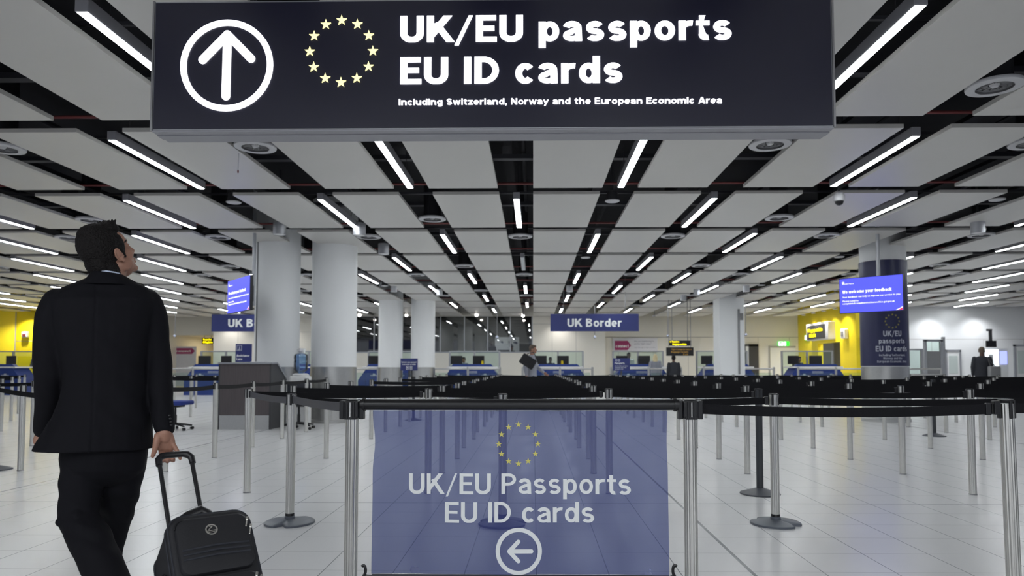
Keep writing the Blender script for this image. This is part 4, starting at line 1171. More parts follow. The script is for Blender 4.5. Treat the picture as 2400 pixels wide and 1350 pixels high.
# ---- loose posts on bases in front of the queue, and the two charcoal ones in it
def G(u, v): p = ground(u, v); return p.x, p.y
xa_, ya_ = G(679, 1226); xb_, yb_ = G(1178, 1228); xc_, yc_ = G(1818, 1228)
pA = post(xa_, ya_, 'steel barrier post on a notched grey base left of the banner', 'based', radians(10))
pB = post(xb_, yb_, 'steel barrier post on a grey base seen through the blue banner', 'based', radians(100))
pC = post(xc_, yc_, 'steel barrier post on a grey base right of the banner', 'based', radians(60))
pD = post(xc_ + 2.05, yc_ + .02, 'barrier post just past the right edge, its base showing', 'based', radians(160))
def run(t, q, **k):
    # belt between two posts given in world space, turned into the first post's frame
    d = Vector((q[0], q[1], 0)) - Vector((t.location.x, t.location.y, 0))
    d = Matrix.Rotation(-t.rotation_euler.z, 3, 'Z') @ d
    return belt(t, d.x, d.y, **k)
run(pA, (xb_, yb_), sag=.018); run(pB, (xc_, yc_), sag=.018); run(pC, (xc_ + 2.05, yc_ + .02), sag=.016)
run(pA, (X0, R0), sag=.01, m='belt_grey')
for u, v, lab in ((1775, 1150, 'charcoal barrier post on a round cone base right of the banner'), (2190, 1022, 'charcoal barrier post on a round base near the navy column'),
                  (969, 985, 'far charcoal barrier post seen through the banner\'s top left')):
    x, y = G(u, v); t = post(x, y, lab, 'dark')
    if u == 1775: t.location.x, t.location.y = 2.05, R0; belt(t, X0 + 4 * DX - 2.05, 0)
# ---- side lane by the podium
yl = [7.74 + 1.2 * k for k in range(6)]
for k, y in enumerate(yl):
    t = post(-4.05, y, 'slim steel barrier post, %s in the side lane by the podium' % ORD[k], group='side lane barrier posts')
    if k < 5: belt(t, 0, 1.2, m='belt')
x, y = G(48, 1103); t = post(x, y, 'slim steel barrier post left of the suited man, front one', group='left barrier posts')
x2, y2 = G(75, 1045); t2 = post(x2, y2, 'slim steel barrier post left of the suited man, behind the front one', group='left barrier posts'); 
x3, y3 = G(-14, 1101); t3 = post(x3, y3, 'steel barrier post cut by the left edge, round base showing', 'dark', group='left barrier posts')
run(t3, (ground(225, 1195).x, ground(225, 1195).y), sag=.03)
run(t2, (x2 - 2.0, y2 + .1))
# ---- the queue further left, seen past the man
for j in range(7):
    y = 12.6 + DR * j; n = 0
    for c in range(9):
        x = -6.3 - DX * c
        q = proj((x, y, PH))
        if q[0] < -40 or 92 < q[0] < 392 or (y > 18 and x < -15): continue
        if -6.6 < x < -4.3 and 12.3 < y < 14.6: continue
        t = post(x, y, 'slim steel barrier post, %s from the right in the %s far left row' % (NTH[n], ORD[j]), group='far left queue posts'); n += 1
        belt(t, -DX, 0)

# ================================================================== the banner and the two posts that carry it
YBN = 3.6
kb = YBN / FPX
def make_head_post(u, lab, lean=0.0, full=True):
    x = at(u, 950, YBN).x
    t = thing('barrier_post', lab, 'barrier post', (x, YBN, 0), 0, 'near posts with big black heads')
    H = at(u, 936, YBN).z
    bm = NB(); lathe(bm, [(.033, .03), (.033, H - .02)], 32); obj('post_tube', bm, 'tube', t, smooth=True)
    bm = NB()
    if full:
        box(bm, -.040, .040, -.043, .043, H - .098, H - .004, .012)
        for s in (-1, 1):
            box(bm, s * .050 - .012, s * .050 + .012, -.022, .022, H - .100, H - .006, .004)
            box(bm, s * .016 - .006, s * .016 + .006, -.050, -.040, H - .098, H - .010, .003)
        box(bm, -.03, .03, -.046, -.03, H - .1, H - .082, .003)
        lathe(bm, [(.030, H - .006), (.030, H), (.026, H + .001)], 28)
    else:
        lathe(bm, [(.035, H - .008), (.036, H - .003), (.034, H), (0, H + .001)], 32)
        box(bm, -.008, .008, -.040, -.030, H - .095, H - .004, .004)
        for s in (-1, 1): box(bm, s * .037 - .005, s * .037 + .005, -.012, .012, H - .095, H - .004, .004)
        box(bm, -.068, -.036, -.016, .016, H - .075, H - .006, .004)
    head = obj('post_head', bm, 'black', t)
    if full:
        bm = NB(); box(bm, -.0025, .0025, -.0475, -.043, H - .088, H - .014); obj('head_strip', bm, 'chrome', head)
    bm = NB(); lathe(bm, [(.165, 0), (.168, .006), (.160, .016), (.05, .03), (.036, .036)], 48); obj('post_base', bm, 'base_grey', t, smooth=True)
    t.rotation_euler.y = lean
    return t, H
pL, HL = make_head_post(826, 'near steel post with black head carrying the banner, left one')
pR, HR = make_head_post(1616.5, 'near steel post with black head carrying the banner, right one')
pN, HN = make_head_post(2350, 'near steel post leaning slightly at the far right', -0.013, False)
pN.location.x += 0.013 * 0.9 + .018
BZ2 = at(1700, 958, YBN).z
o = belt(pR, pN.location.x - pR.location.x - .05, 0, BZ2, BZ2, .018); 
o = belt(pN, 1.3, 0, BZ2 + .004, BZ2 + .004, .01)
o = belt(pL, xa_ - pL.location.x, ya_ - YBN, at(800, 955, YBN).z, BZ + .01, .01, 'belt_grey')

ban = thing('queue_banner', 'see-through blue mesh banner with white lettering and left arrow', 'banner', (at(1220, 950, YBN).x, YBN, 0))
bx = ban.location.x
def bp(u, v): p = at(u, v, YBN); return p.x - bx, p.z
zr = bp(1220, 948.5)[1]
bm = NB(); tube(bm, [(bp(846, 948)[0], 0, zr), (bp(1590, 948)[0], 0, zr)], .0285, 28); obj('top_rail', bm, 'black', ban, smooth=True)
bm = NB()
for u in (853.5, 1582): x = bp(u, 948)[0]; tube(bm, [(x - .006, 0, zr), (x + .006, 0, zr)], .034, 28)
obj('rail_collar', bm, 'black', ban, smooth=True)
def wave(x, z): return 0.006 * sin(x * 7 + z * 3) + 0.004 * sin(x * 17 - z * 9)
xl, z1 = bp(874, 962); xr, _ = bp(1564, 962); z0 = bp(1220, 1346)[1]
bm = NB(); NX, NZ = 60, 50; V = []
for i in range(NZ + 1):
    tz = i / NZ; z = z1 + (z0 - z1) * tz
    pl = 0.012 * sin(pi * min(1, tz * 2.6)) ** 2 if tz < .385 else 0.0
    V.append([bm.verts.new((xl + pl + (xr - xl - pl * 1.4) * k / NX, wave(k / NX * 1.5, z), z)) for k in range(NX + 1)])
for i in range(NZ):
    for k in range(NX): bm.faces.new((V[i][k], V[i][k + 1], V[i + 1][k + 1], V[i + 1][k]))
obj('banner_cloth', bm, 'banner', ban, smooth=True)
def onban(bm, off=.003):
    for v in bm.verts: v.co.y = wave((v.co.x - xl) / (xr - xl) * 1.5, v.co.z) - off + v.co.y
    return bm
def bline(s, u0, u1, vb, vt):
    bm = NB(); x0, za = bp(u0, vb); x1, zb_ = bp(u1, vt); text_bm(bm, s, x0, x1, za, zb_ - za, 0, 0, .0165); obj('lettering', onban(bm), 'letter', ban)
bline('UK/EU Passports', 959, 1478, 1157, 1110)
bline('EU ID cards', 1043, 1393, 1224, 1177)
cx, cz = bp(1215, 1041)
for i in range(12):
    q = 2 * pi * i / 12
    bm = NB(); bm.faces.new([bm.verts.new((a, 0, b)) for a, b in star_pts(cx + 45.5 * kb * sin(q), cz + 45.5 * kb * cos(q), 7.8 * kb)]); obj('star', onban(bm), 'star', ban)
bm = NB(); cx, cz = bp(1216, 1291.5); annulus(bm, cx, cz, 44 * kb, 53.5 * kb, 0, .0005)
stadium(bm, (cx - 22 * kb, cz), (cx + 29 * kb, cz), 9.5 * kb, 0, .0004)
stadium(bm, (cx - 22 * kb, cz), (cx - 1 * kb, cz + 22 * kb), 9.5 * kb, -.0003, .0002); stadium(bm, (cx - 22 * kb, cz), (cx - 1 * kb, cz - 22 * kb), 9.5 * kb, -.0005, .0001)
obj('arrow_symbol', onban(bm), 'letter', ban)['label'] = 'white arrow pointing left in a ring'
bm = NB(); x0, za = bp(872, 1346); x1, _ = bp(1568, 1346); tube(bm, [(x0, 0, za - .012), (x1, 0, za - .012)], .014, 16); obj('bottom_bar', bm, 'dark_grey', ban)
for s, u in ((-1, 851), (1, 1583)):
    bm = NB(); x, za = bp(u, 1330)
    pts = [(x + s * -.004 + .011 * cos(a) * -s, -.01, za + .026 * sin(a) - .012) for a in [radians(-110 + 24 * k) for k in range(11)]]
    tube(bm, pts, .0075, 8); tube(bm, [pts[0], (x0 if s < 0 else x1, 0, bp(1220, 1346)[1] - .012)], .006, 8); obj('banner_hook', bm, 'black', ban, smooth=True)
# ================================================================== desks, podium, cooler, chairs, gates
def person(name, lab, x, y, rz, H=1.72, top='cloth_dark', legs='cloth_dark', hair='hair', skin='skin', pose='stand', vox=0.012, long_hair=False, skirt=False):
    """upright figure facing -y before turning; body one continuous mesh, hair and clothes over it"""
    t = thing('person', lab, 'person', (x, y, 0), rz)
    k = H / 1.75
    def P(a, b, c): return Vector((a * k, b * k, c * k))
    sw = {'stand': (0.0, 0.0, .03), 'walk': (.30, -.24, .22), 'lean': (0, 0, .10)}[pose]
    hip = [P(-.09, 0, .92), P(.09, 0, .92)]
    ank = [P(-.10, -sw[0], .09), P(.10, -sw[1], .09 + (.07 if pose == 'walk' else 0))]
    kne = [(hip[i] + ank[i]) / 2 + P(0, -.05 if pose == 'walk' else -.012, .03) for i in (0, 1)]
    sh = [P(-.185, .01, 1.42), P(.185, .01, 1.42)]
    if pose == 'walk': el = [P(-.235, .13, 1.17), P(.235, -.07, 1.16)]; wr = [P(-.23, .10, .93), P(.225, -.28, 1.00)]
    elif pose == 'lean': el = [P(-.235, -.05, 1.17), P(.235, -.05, 1.17)]; wr = [P(-.17, -.28, 1.08), P(.17, -.28, 1.08)]
    else: el = [P(-.235, .02, 1.16), P(.235, .02, 1.16)]; wr = [P(-.23, -.06, .92), P(.23, -.06, .92)]
    hc = P(0, -.03, 1.635)
    bm = NB()
    ellipsoid(bm, hc + P(0, .01, .02), P(.074, .093, .095)); ellipsoid(bm, hc + P(0, -.03, -.05), P(.058, .058, .068))
    capsule(bm, hc + P(0, -.085, 0), hc + P(0, -.105, -.035), .010 * k, .013 * k); ellipsoid(bm, hc + P(0, -.078, -.072), P(.022, .012, .012)); ellipsoid(bm, hc + P(0, -.07, -.1), P(.022, .02, .016))
    for s in (-1, 1): ellipsoid(bm, hc + P(s * .076, .015, -.01), P(.011, .02, .032)); ellipsoid(bm, hc + P(s * .03, -.076, .004), P(.014, .012, .009))
    capsule(bm, hc + P(0, .015, -.06), P(0, .015, 1.42), .055 * k, .06 * k)
    loft(bm, [[P(cos(a) * w, sin(a) * d, z) for a in [2 * pi * q / 20 for q in range(20)]] for w, d, z in ((.13, .08, 1.43), (.16, .10, 1.32), (.135, .095, 1.1), (.14, .10, .95), (.12, .09, .86))])
    for i in (0, 1):
        s = -1 if i == 0 else 1
        limb(bm, [hip[i], kne[i], ank[i]], [.07 * k, .05 * k, .036 * k]); limb(bm, [sh[i], el[i], wr[i]], [.045 * k, .036 * k, .026 * k])
        d = (wr[i] - el[i]).normalized(); h0 = wr[i] + d * .045 * k
        ellipsoid(bm, h0, P(.020, .038, .045))
        for f in range(4):
            b0 = h0 + d * .035 * k + P(0, -.028 + .018 * f, 0); capsule(bm, b0, b0 + d * (.055 + .008 * (1.5 - abs(f - 1.5))) * k + P(-s * .015, 0, 0), .0085 * k, .007 * k, 8)
        capsule(bm, h0 + P(0, -.03, 0), h0 + P(-s * .01, -.06, 0) + d * .03 * k, .010 * k, .008 * k, 8)
        ellipsoid(bm, ank[i] + P(0, -.06, -.045), P(.04, .11, .035))
    voxel(bm, 'body', vox * .75, skin, t)
    bm = NB()
    loft(bm, [[P(cos(a) * w, sin(a) * d + .005, z) for a in [2 * pi * q / 24 for q in range(24)]] for w, d, z in ((.075, .07, 1.485), (.12, .085, 1.47), (.18, .105, 1.42), (.19, .125, 1.32), (.175, .125, 1.12), (.185, .13, .98), (.19, .135, .86))])
    for i in (0, 1): limb(bm, [sh[i], el[i], wr[i] * .9 + el[i] * .1], [.063 * k, .055 * k, .042 * k])
    voxel(bm, 'jacket' if top != 'shirt_white' else 'shirt', vox, top, t, 2, .004, 9)
    bm = NB()
    loft(bm, [[P(cos(a) * w, sin(a) * d, z) for a in [2 * pi * q / 20 for q in range(20)]] for w, d, z in ((.155, .11, 1.0), (.165, .12, .9), (.15, .105, .80))])
    for i in (0, 1): limb(bm, [hip[i], kne[i], ank[i] + P(0, 0, .0)], [.092 * k, .070 * k, .058 * k])
    voxel(bm, 'trousers', vox, legs, t, 2, .004, 9)
    for i in (0, 1):
        bm = NB(); ellipsoid(bm, ank[i] + P(0, -.06, -.050), P(.048, .125, .040)); o = obj('shoe', bm, 'shoe', t, smooth=True)
    bm = NB()
    ellipsoid(bm, hc + P(0, .022, .032), P(.081, .094, .096)); ellipsoid(bm, hc + P(0, .07, -.03), P(.06, .035, .05)); ellipsoid(bm, hc + P(0, -.05, .085), P(.055, .04, .03))
    if long_hair:
        ellipsoid(bm, hc + P(0, .05, -.06), P(.10, .075, .13)); ellipsoid(bm, hc + P(0, .085, -.16), P(.10, .05, .12))
    voxel(bm, 'hair', .008, hair, t, 1, .005, 45)
    return t

# ---- passport desks under glass screens, and the steel rails before them
YD = 29.6
def desk(u0, where, rails=True):
    x = at(u0 + 58, 862, YD).x
    t = thing('passport_desk', 'blue passport desk under a glass screen ' + where, 'desk', (x, YD, 0), 0, 'passport desks along the far side')
    bm = NB(); prism(bm, [(-1.22, 0), (1.22, 0), (1.22, .62), (.86, 1.13), (-.86, 1.13), (-1.22, .62)], -.45, .5); obj('desk_front', bm, 'desk_blue', t)
    bm = NB(); prism(bm, [(-.90, 1.19), (.90, 1.19), (.78, 1.29), (-.78, 1.29)], -.38, -.15); obj('desk_screen', bm, 'desk_blue', t)
    bm = NB(); box(bm, -1.02, 1.02, -.52, .6, 1.13, 1.19, .01); obj('counter_top', bm, 'white', t)
    bm = NB()
    for sx in (-.55, .55): prism(bm, [(sx - .16, .80), (sx + .16, .80), (sx + .16, .84), (sx + .05, .84), (sx + .05, .90), (sx - .05, .90), (sx - .05, .84), (sx - .16, .84)], -.456, -.45)
    for z in (.92, .97): box(bm, -.22, .22, -.456, -.45, z, z + .025)
    obj('desk_emblem', bm, 'letter_dim', t)
    for sx in (-1.05, 0.02, 1.09):
        bm = NB(); box(bm, sx - .035, sx + .035, .66, .74, 0, 1.86, .004); obj('screen_post', bm, 'alu', t)
    bm = NB(); box(bm, -1.05, 1.09, .67, .73, 1.82, 1.87, .004); obj('screen_rail', bm, 'alu', t)
    for s0, s1 in ((-1.01, -.02), (.06, 1.05)):
        bm = NB(); box(bm, s0, s1, .69, .70, .6, 1.82); obj('screen_glass', bm, 'glass', t)
    return t
def monitor(x, y, z, rz, lab):
    t = thing('desk_monitor', lab, 'monitor', (x, y, z), rz, 'black monitors on the passport desks')
    bm = NB(); box(bm, -.25, .25, -.03, .03, .10, .46, .008); obj('monitor_case', bm, 'black', t)
    bm = NB(); box(bm, -.04, .04, -.02, .02, .02, .12); box(bm, -.12, .12, -.08, .08, 0, .02, .005); obj('monitor_stand', bm, 'dark_grey', t)
DK = [(-57, 'at the left edge'), (453, 'left of the assistance sign'), (652, 'behind the two big white columns'), (855, 'right of the second big column'), (1050, 'below the glazed gallery'), (1250, 'below the right border sign'),
      (1442, 'below the magenta arrow poster'), (1643, 'behind the square column'), (1848, 'by the right yellow wall')]
rail0 = None
for i, (u0, where) in enumerate(DK):
    if i == 0: d0 = desk(u0, where)
    else:
        d0 = dup(d0, (at(u0 + 58, 862, YD).x, YD, 0), 0, 'blue passport desk under a glass screen ' + where)
    x = d0.location.x
    for n, sx in enumerate((-.72, .22)):
        if (u0 == 652) or (u0 == -57 and n == 0): continue
        monitor(x + sx, YD + .30, 1.19, pi + .25 * (1 - 2 * n), 'black desk monitor, %s one on the passport desk %s' % (('left', 'right')[n], where))
    if u0 in (652,): continue
    lab = 'steel post and rail barrier before the passport desk ' + where
    if rail0 is None:
        rail0 = thing('desk_rail', lab, 'rail', (x, 27.4, 0), 0, 'steel rails before the passport desks')
        for sx in (-1.45, .0, 1.25):
            bm = NB(); lathe(bm, [(.09, 0), (.09, .012), (.045, .02), (.045, 1.16), (.03, 1.175)], 18, (sx, 0, 0)); obj('rail_post', bm, 'steel', rail0, smooth=True)
        bm = NB(); tube(bm, [(-1.45, 0, 1.10), (1.25, 0, 1.10)], .032, 12); obj('top_rail', bm, 'steel', rail0, smooth=True)
        for s0, s1 in ((-1.36, -.09), (.09, 1.16)):
            bm = NB(); box(bm, s0, s1, -.006, .006, .25, .95); obj('rail_glass', bm, 'glass', rail0)
    else: dup(rail0, (x, 27.4, 0), 0, lab)
# yellow cards on two desks
for u, lab in ((1130, 'small yellow card on the desk below the gallery'), (1318, 'small yellow card on the desk below the right border sign')):
    a = at(u, 851, YD - .1)
    t = thing('yellow_card', lab, 'card', (a.x, YD + .10, 1.19), 0, 'yellow cards on the desks')
    bm = NB(); prism(bm, [(-.05, 0), (.05, 0), (.04, .24), (-.04, .24)], -.012, .012); obj('card_face', bm, 'yellow', t)
    bm = NB(); box(bm, -.05, .05, -.05, .05, 0, .012, .003); obj('card_foot', bm, 'black', t)
# half screen by the right of the navy column
t = thing('glass_screen', 'framed glass screen just right of the navy column', 'screen', (at(2142, 862, 27).x, 27.0, 0))
for sx in (-.3, .3):
    bm = NB(); box(bm, sx - .04, sx + .04, -.04, .04, 0, 1.86, .004); obj('screen_post', bm, 'alu', t)
bm = NB(); box(bm, -.3, .3, -.03, .03, 1.80, 1.86); obj('screen_rail', bm, 'alu', t)
bm = NB(); box(bm, -.26, .26, -.006, .006, .5, 1.80); obj('screen_glass', bm, 'glass', t)

# ---- podium in front of the left column
xp0, xp1, YP = at(515, 930, 13.0).x, at(631, 930, 13.0).x, 13.0
wP = xp1 - xp0
t = thing('podium', 'dark wood podium with steel kick plate and sloping side', 'podium', ((xp0 + xp1) / 2, YP, 0))
bm = NB(); box(bm, -wP / 2, wP / 2, 0, .03, .26, 1.21); obj('front_panel', bm, 'wood', t)
bm = NB(); box(bm, -wP / 2, wP / 2, -.004, .03, 0, .26); obj('kick_plate', bm, 'steel', t)
for s in (-1, 1):
    bm = NB(); x = s * wP / 2; prism(bm, [(0.0, 0), (.80, 0), (.80, .90), (.28, 1.21), (0.0, 1.21)], x, x + s * .03, 'yz'); obj('side_panel', bm, 'dark_grey', t)
bm = NB(); prism(bm, [(-.02, 1.21), (.29, 1.21), (.82, .90), (.82, .93), (.30, 1.24), (-.02, 1.24)], -wP / 2 - .04, wP / 2 + .04, 'yz'); obj('podium_top', bm, 'alu', t)
bm = NB(); box(bm, -.02, .24, .04, .25, 1.241, 1.256, .003); tag(obj('papers', bm, 'paper', None, loc=(t.location.x + .1, YP, 0.0005)), 'small stack of papers lying on top of the wooden podium', 'papers')

# ---- water cooler between the big columns
t = thing('water_cooler', 'white water cooler with blue bottle between the big columns', 'water cooler', (at(705, 862, 13.9).x, 13.9, 0))
bm = NB(); box(bm, -.17, .17, -.17, .17, 0, .98, .03); obj('cooler_cabinet', bm, 'white', t)
bm = NB(); lathe(bm, [(.16, .98), (.165, 1.0), (.12, 1.03)], 28); obj('cooler_collar', bm, 'white', t, smooth=True)
bm = NB(); lathe(bm, [(.05, 1.0), (.06, 1.05), (.125, 1.09), (.135, 1.12), (.128, 1.15), (.135, 1.18), (.135, 1.27), (.128, 1.29), (.135, 1.31), (.135, 1.37), (.12, 1.41), (.06, 1.425)], 32); obj('water_bottle', bm, 'bottle', t, smooth=True)
bm = NB()
for s in (-1, 1): tube(bm, [(s * .04, -.17, .80), (s * .04, -.215, .80), (s * .04, -.215, .765)], .010, 8)
obj('cooler_taps', bm, 'desk_blue', t)
bm = NB(); box(bm, -.09, .09, -.23, -.16, .60, .62, .004); obj('drip_tray', bm, 'mid_grey', t)
t2 = thing('paper_cups', 'crumpled stack of pale cups on top of the water bottle', 'cups', (t.location.x, 13.9, 1.426))
bm = NB(); lathe(bm, [(.03, 0), (.042, .10)], 14, (.05, 0, 0)); lathe(bm, [(.03, 0), (.04, .08)], 14, (-.05, .03, 0)); obj('cup_stack', bm, 'letter', t2, smooth=True)
bm = NB(); lathe(bm, [(.02, 0), (.06, .05), (.03, .1)], 9, (0.0, -.03, 0)); obj('cup_wrapper', bm, 'paper', t2)

# ---- office chairs
def office_chair(u, v, rz, m, lab, top=1.05):
    x, y = G(u, v)
    t = thing('office_chair', lab, 'chair', (x, y, 0), rz, 'office chairs by the podium')
    bm = NB(); box(bm, -.24, .24, -.24, .24, .46, .54, .035); obj('seat', bm, m, t, smooth=True)
    bm = NB(); box(bm, -.21, .21, .23, .29, .60, top, .028); obj('backrest', bm, m, t, smooth=True)
    bm = NB(); tube(bm, [(0, 0, .44), (0, .30, .44), (0, .33, .60), (0, .31, .80)], .018, 8); box(bm, -.12, .12, -.12, .12, .42, .46, .008); obj('back_bracket', bm, 'black', t)
    bm = NB(); lathe(bm, [(.028, .10), (.028, .28), (.02, .28), (.02, .44)], 14); obj('gas_stem', bm, 'black', t, smooth=True)
    for k in range(5):
        a = 2 * pi * k / 5 + .4
        bm = NB(); tube(bm, [(0, 0, .115), (.16 * cos(a), .16 * sin(a), .10), (.29 * cos(a), .29 * sin(a), .075)], [.028, .020, .014], 8); o = obj('leg', bm, 'black', t)
        bm = NB(); mt = Matrix.Translation((.29 * cos(a), .29 * sin(a), .028)) @ Matrix.Rotation(a * 1.7, 4, 'Z') @ Matrix.Rotation(pi / 2, 4, 'X')
        r = bmesh.ops.create_cone(bm, cap_ends=True, segments=16, radius1=.028, radius2=.028, depth=.045); bmesh.ops.transform(bm, matrix=mt, verts=r['verts'])
        obj('caster', bm, 'black', o)
office_chair(410, 1008, radians(88), 'chair_blue', 'blue office chair half hidden by the suited man')
office_chair(700, 1006, radians(20), 'cloth_dark', 'dark office chair between the podium and the second column', .86)

# ---- right side: gate frame, kiosk
t = thing('security_gate', 'grey framed gate with window right of the navy column', 'gate', (at(2188, 862, 24).x, 24.0, 0))
bm = NB()
for s in (-1, 1): box(bm, s * .27 - .04, s * .27 + .04, -.05, .05, 0, 2.08, .005)
box(bm, -.31, .31, -.05, .05, 2.02, 2.10, .005); box(bm, .31, .38, -.06, .06, 0, 2.18, .005); obj('gate_frame', bm, 'alu', t)
bm = NB(); box(bm, -.23, .23, -.015, .015, .05, 1.70); obj('gate_panel', bm, 'mid_grey', t)
bm = NB(); box(bm, -.23, .23, -.008, .008, 1.70, 2.02); obj('gate_window', bm, 'glass', t)
t = thing('gate_rail', 'low steel railing beside the gate right of navy column', 'rail', (at(2165, 862, 22.5).x, 22.5, 0))
for sx in (-.55, .55):
    bm = NB(); lathe(bm, [(.07, 0), (.07, .01), (.03, .02), (.03, 1.12)], 14, (sx, 0, 0)); obj('rail_post', bm, 'steel', t, smooth=True)
for z in (1.10, .92):
    bm = NB(); tube(bm, [(-.55, 0, z), (.55, 0, z)], .028, 10); obj('rail_bar', bm, 'steel', t, smooth=True)
t = thing('passport_kiosk', 'passport scanning kiosk with a bright white ring light', 'kiosk', (at(2326, 862, 22.0).x, 22.0, 0))
bm = NB(); box(bm, -.16, .16, -.02, .16, 0, 1.05, .02); box(bm, .16, .50, .02, .16, 0, 1.75, .01); obj('kiosk_body', bm, 'wall_white', t)
bm = NB(); prism(bm, [(-.22, 1.08), (.22, 1.08), (.22, 1.74), (-.22, 1.74)], .02, .10); obj('kiosk_case', bm, 'vent', t)
bm = NB(); box(bm, -.20, .20, .0, .02, 1.56, 1.72); box(bm, .06, .20, .0, .02, 1.12, 1.56); box(bm, -.06, .20, .0, .02, 1.12, 1.24); box(bm, -.20, -.10, .0, .02, 1.40, 1.56); obj('kiosk_light', bm, 'kiosk_lit', t)
bm = NB(); box(bm, .26, .46, .0, .02, 1.25, 1.65); obj('kiosk_screen', bm, emitter('kiosk_blue', (.35, .40, 1.0), 1.2), t)
bm = NB(); box(bm, -.15, .15, .0, .06, 1.78, 1.98, .005); obj('kiosk_monitor', bm, 'black', t)
bm = NB(); box(bm, -.03, .05, .04, .09, 1.95, 2.30); box(bm, -.10, .05, .03, .09, 2.28, 2.34); obj('kiosk_camera_arm', bm, 'dark_grey', t)

# ---- people
x = at(1247, 862, 19.2).x
man_bag = person('person', 'man in grey shirt walking right with a black shoulder bag', x, 19.2, pi / 2 - .25, 1.76, 'cloth_grey', 'cloth_jean', 'hair_brown', 'skin', 'walk', .010)
a = at(1238, 846, 18.75)
t = thing('shoulder_bag', 'large black bag on the walking man\'s shoulder', 'bag', (a.x, 18.78, a.z)); t.rotation_euler = (0, radians(32), 0)
bm = NB(); box(bm, -.21, .21, -.09, .09, -.16, .13, .04); obj('bag_body', bm, 'bagcloth', t, smooth=True)
bm = NB(); tube(bm, [(-.14, .0, .11), (-.08, .06, .20), (.0, .13, .27), (.06, .13, .24), (.13, .07, .17), (.18, 0, .10)], .012, 8); obj('bag_strap', bm, 'black', t)
person('person', 'standing person in dark jacket seen from behind below exit signs', at(1579, 862, 25.0).x, 25.0, pi, 1.58, 'cloth_dark', 'cloth_dark', 'hair', 'skin_dk')
person('person', 'blonde woman in grey top standing at a passport desk', at(1538, 862, 27.9).x, 28.1, pi - .2, 1.68, 'cloth_grey', 'cloth_grey', 'hair_blonde', 'skin', 'stand', .012, True)
person('person', 'standing officer in white shirt behind the desk below the poster', at(1478, 862, 30.15).x, 30.75, .2, 1.80, 'shirt_white', 'cloth_dark', 'hair', 'skin_dk')
for u, H, top, sk, rz, lab in ((1086, 1.60, 'cloth_grey', 'skin', -.6, 'officer in grey bent over the desk below the gallery'), (1290, 1.60, 'cloth_dark', 'skin_dk', .3, 'officer in dark clothes at the desk below the border sign'),
                               (1670, 1.66, 'shirt_white', 'skin', .5, 'officer in white shirt at the desk left of the square column'), (1879, 1.62, 'cloth_dark', 'skin', .4, 'officer in dark clothes at the desk by the yellow wall'),
                               (78, 1.84, 'cloth_dark', 'skin_dk', .5, 'dark figure at the far left desk beside the man\'s elbow'), (468, 1.58, 'cloth_dark', 'skin_dk', .4, 'officer in dark clothes at the desk left of the assistance sign')):
    person('person', lab, at(u, 862, YD + .85).x, YD + 1.15, rz, H, top, 'cloth_dark', 'hair', sk, 'lean')
p = person('person', 'traveller with dark jacket standing at the passport kiosk', at(2302, 862, 20.6).x, 20.6, pi - .5, 1.74, 'cloth_dark', 'cloth_grey', 'hair_brown', 'skin_dk')
a = at(2320, 876, 20.4)
t = thing('shoulder_bag', 'grey bag hanging beside the traveller at the kiosk', 'bag', (a.x + .06, 20.30, a.z + .02))
bm = NB(); box(bm, -.15, .15, -.09, .09, -.26, .20, .04); obj('bag_body', bm, 'mid_grey', t, smooth=True)
bm = NB(); tube(bm, [(-.10, 0, .18), (-.12, .05, .36), (-.10, .1, .40), (.06, .03, .19)], .012, 8); obj('bag_strap', bm, 'dark_grey', t)
# in the gallery
person('person', 'dark standing figure behind the gallery glass', at(1152, 810, 38).x, 38.0, .1, 1.72, 'cloth_dark', 'cloth_dark', 'hair', 'skin_dk').location.z = .86
person('person', 'dark figure beside the monitor behind the gallery glass', at(1199, 810, 38).x, 38.4, .6, 1.45, 'cloth_dark', 'cloth_dark', 'hair', 'skin').location.z = .86
a, b = at(1160, 790, 40.8), at(1217, 826, 40.8)
t = thing('wall_map', 'pale map board on the back wall of the gallery', 'board', ((a.x + b.x) / 2, 40.9, (a.z + b.z) / 2))
w, h = b.x - a.x, a.z - b.z
bm = NB(); box(bm, -w / 2, w / 2, 0, .04, -h / 2, h / 2); obj('board_panel', bm, 'wall_white', t)
bm = NB(); random.seed(3)
for k in range(9): px, pz = random.uniform(-.4, .4) * w, random.uniform(-.1, .42) * h; prism(bm, [(px + random.uniform(.04, .16) * w * cos(q) * .5, pz + random.uniform(.06, .2) * h * sin(q) * .5) for q in [2 * pi * e / 9 for e in range(9)]], -.006 - k * .001, 0)
obj('board_patches', bm, 'cloth_jean', t)
t = thing('desk_monitor', 'dark monitor standing behind the gallery glass', 'monitor', (at(1183, 820, 37).x, 37.0, .86))
bm = NB(); box(bm, -.36, .36, -.03, .03, .78, 1.22, .01); obj('monitor_case', bm, 'black', t)
bm = NB(); box(bm, -.2, .2, -.15, .15, 0, .78); obj('monitor_stand', bm, 'dark_grey', t)
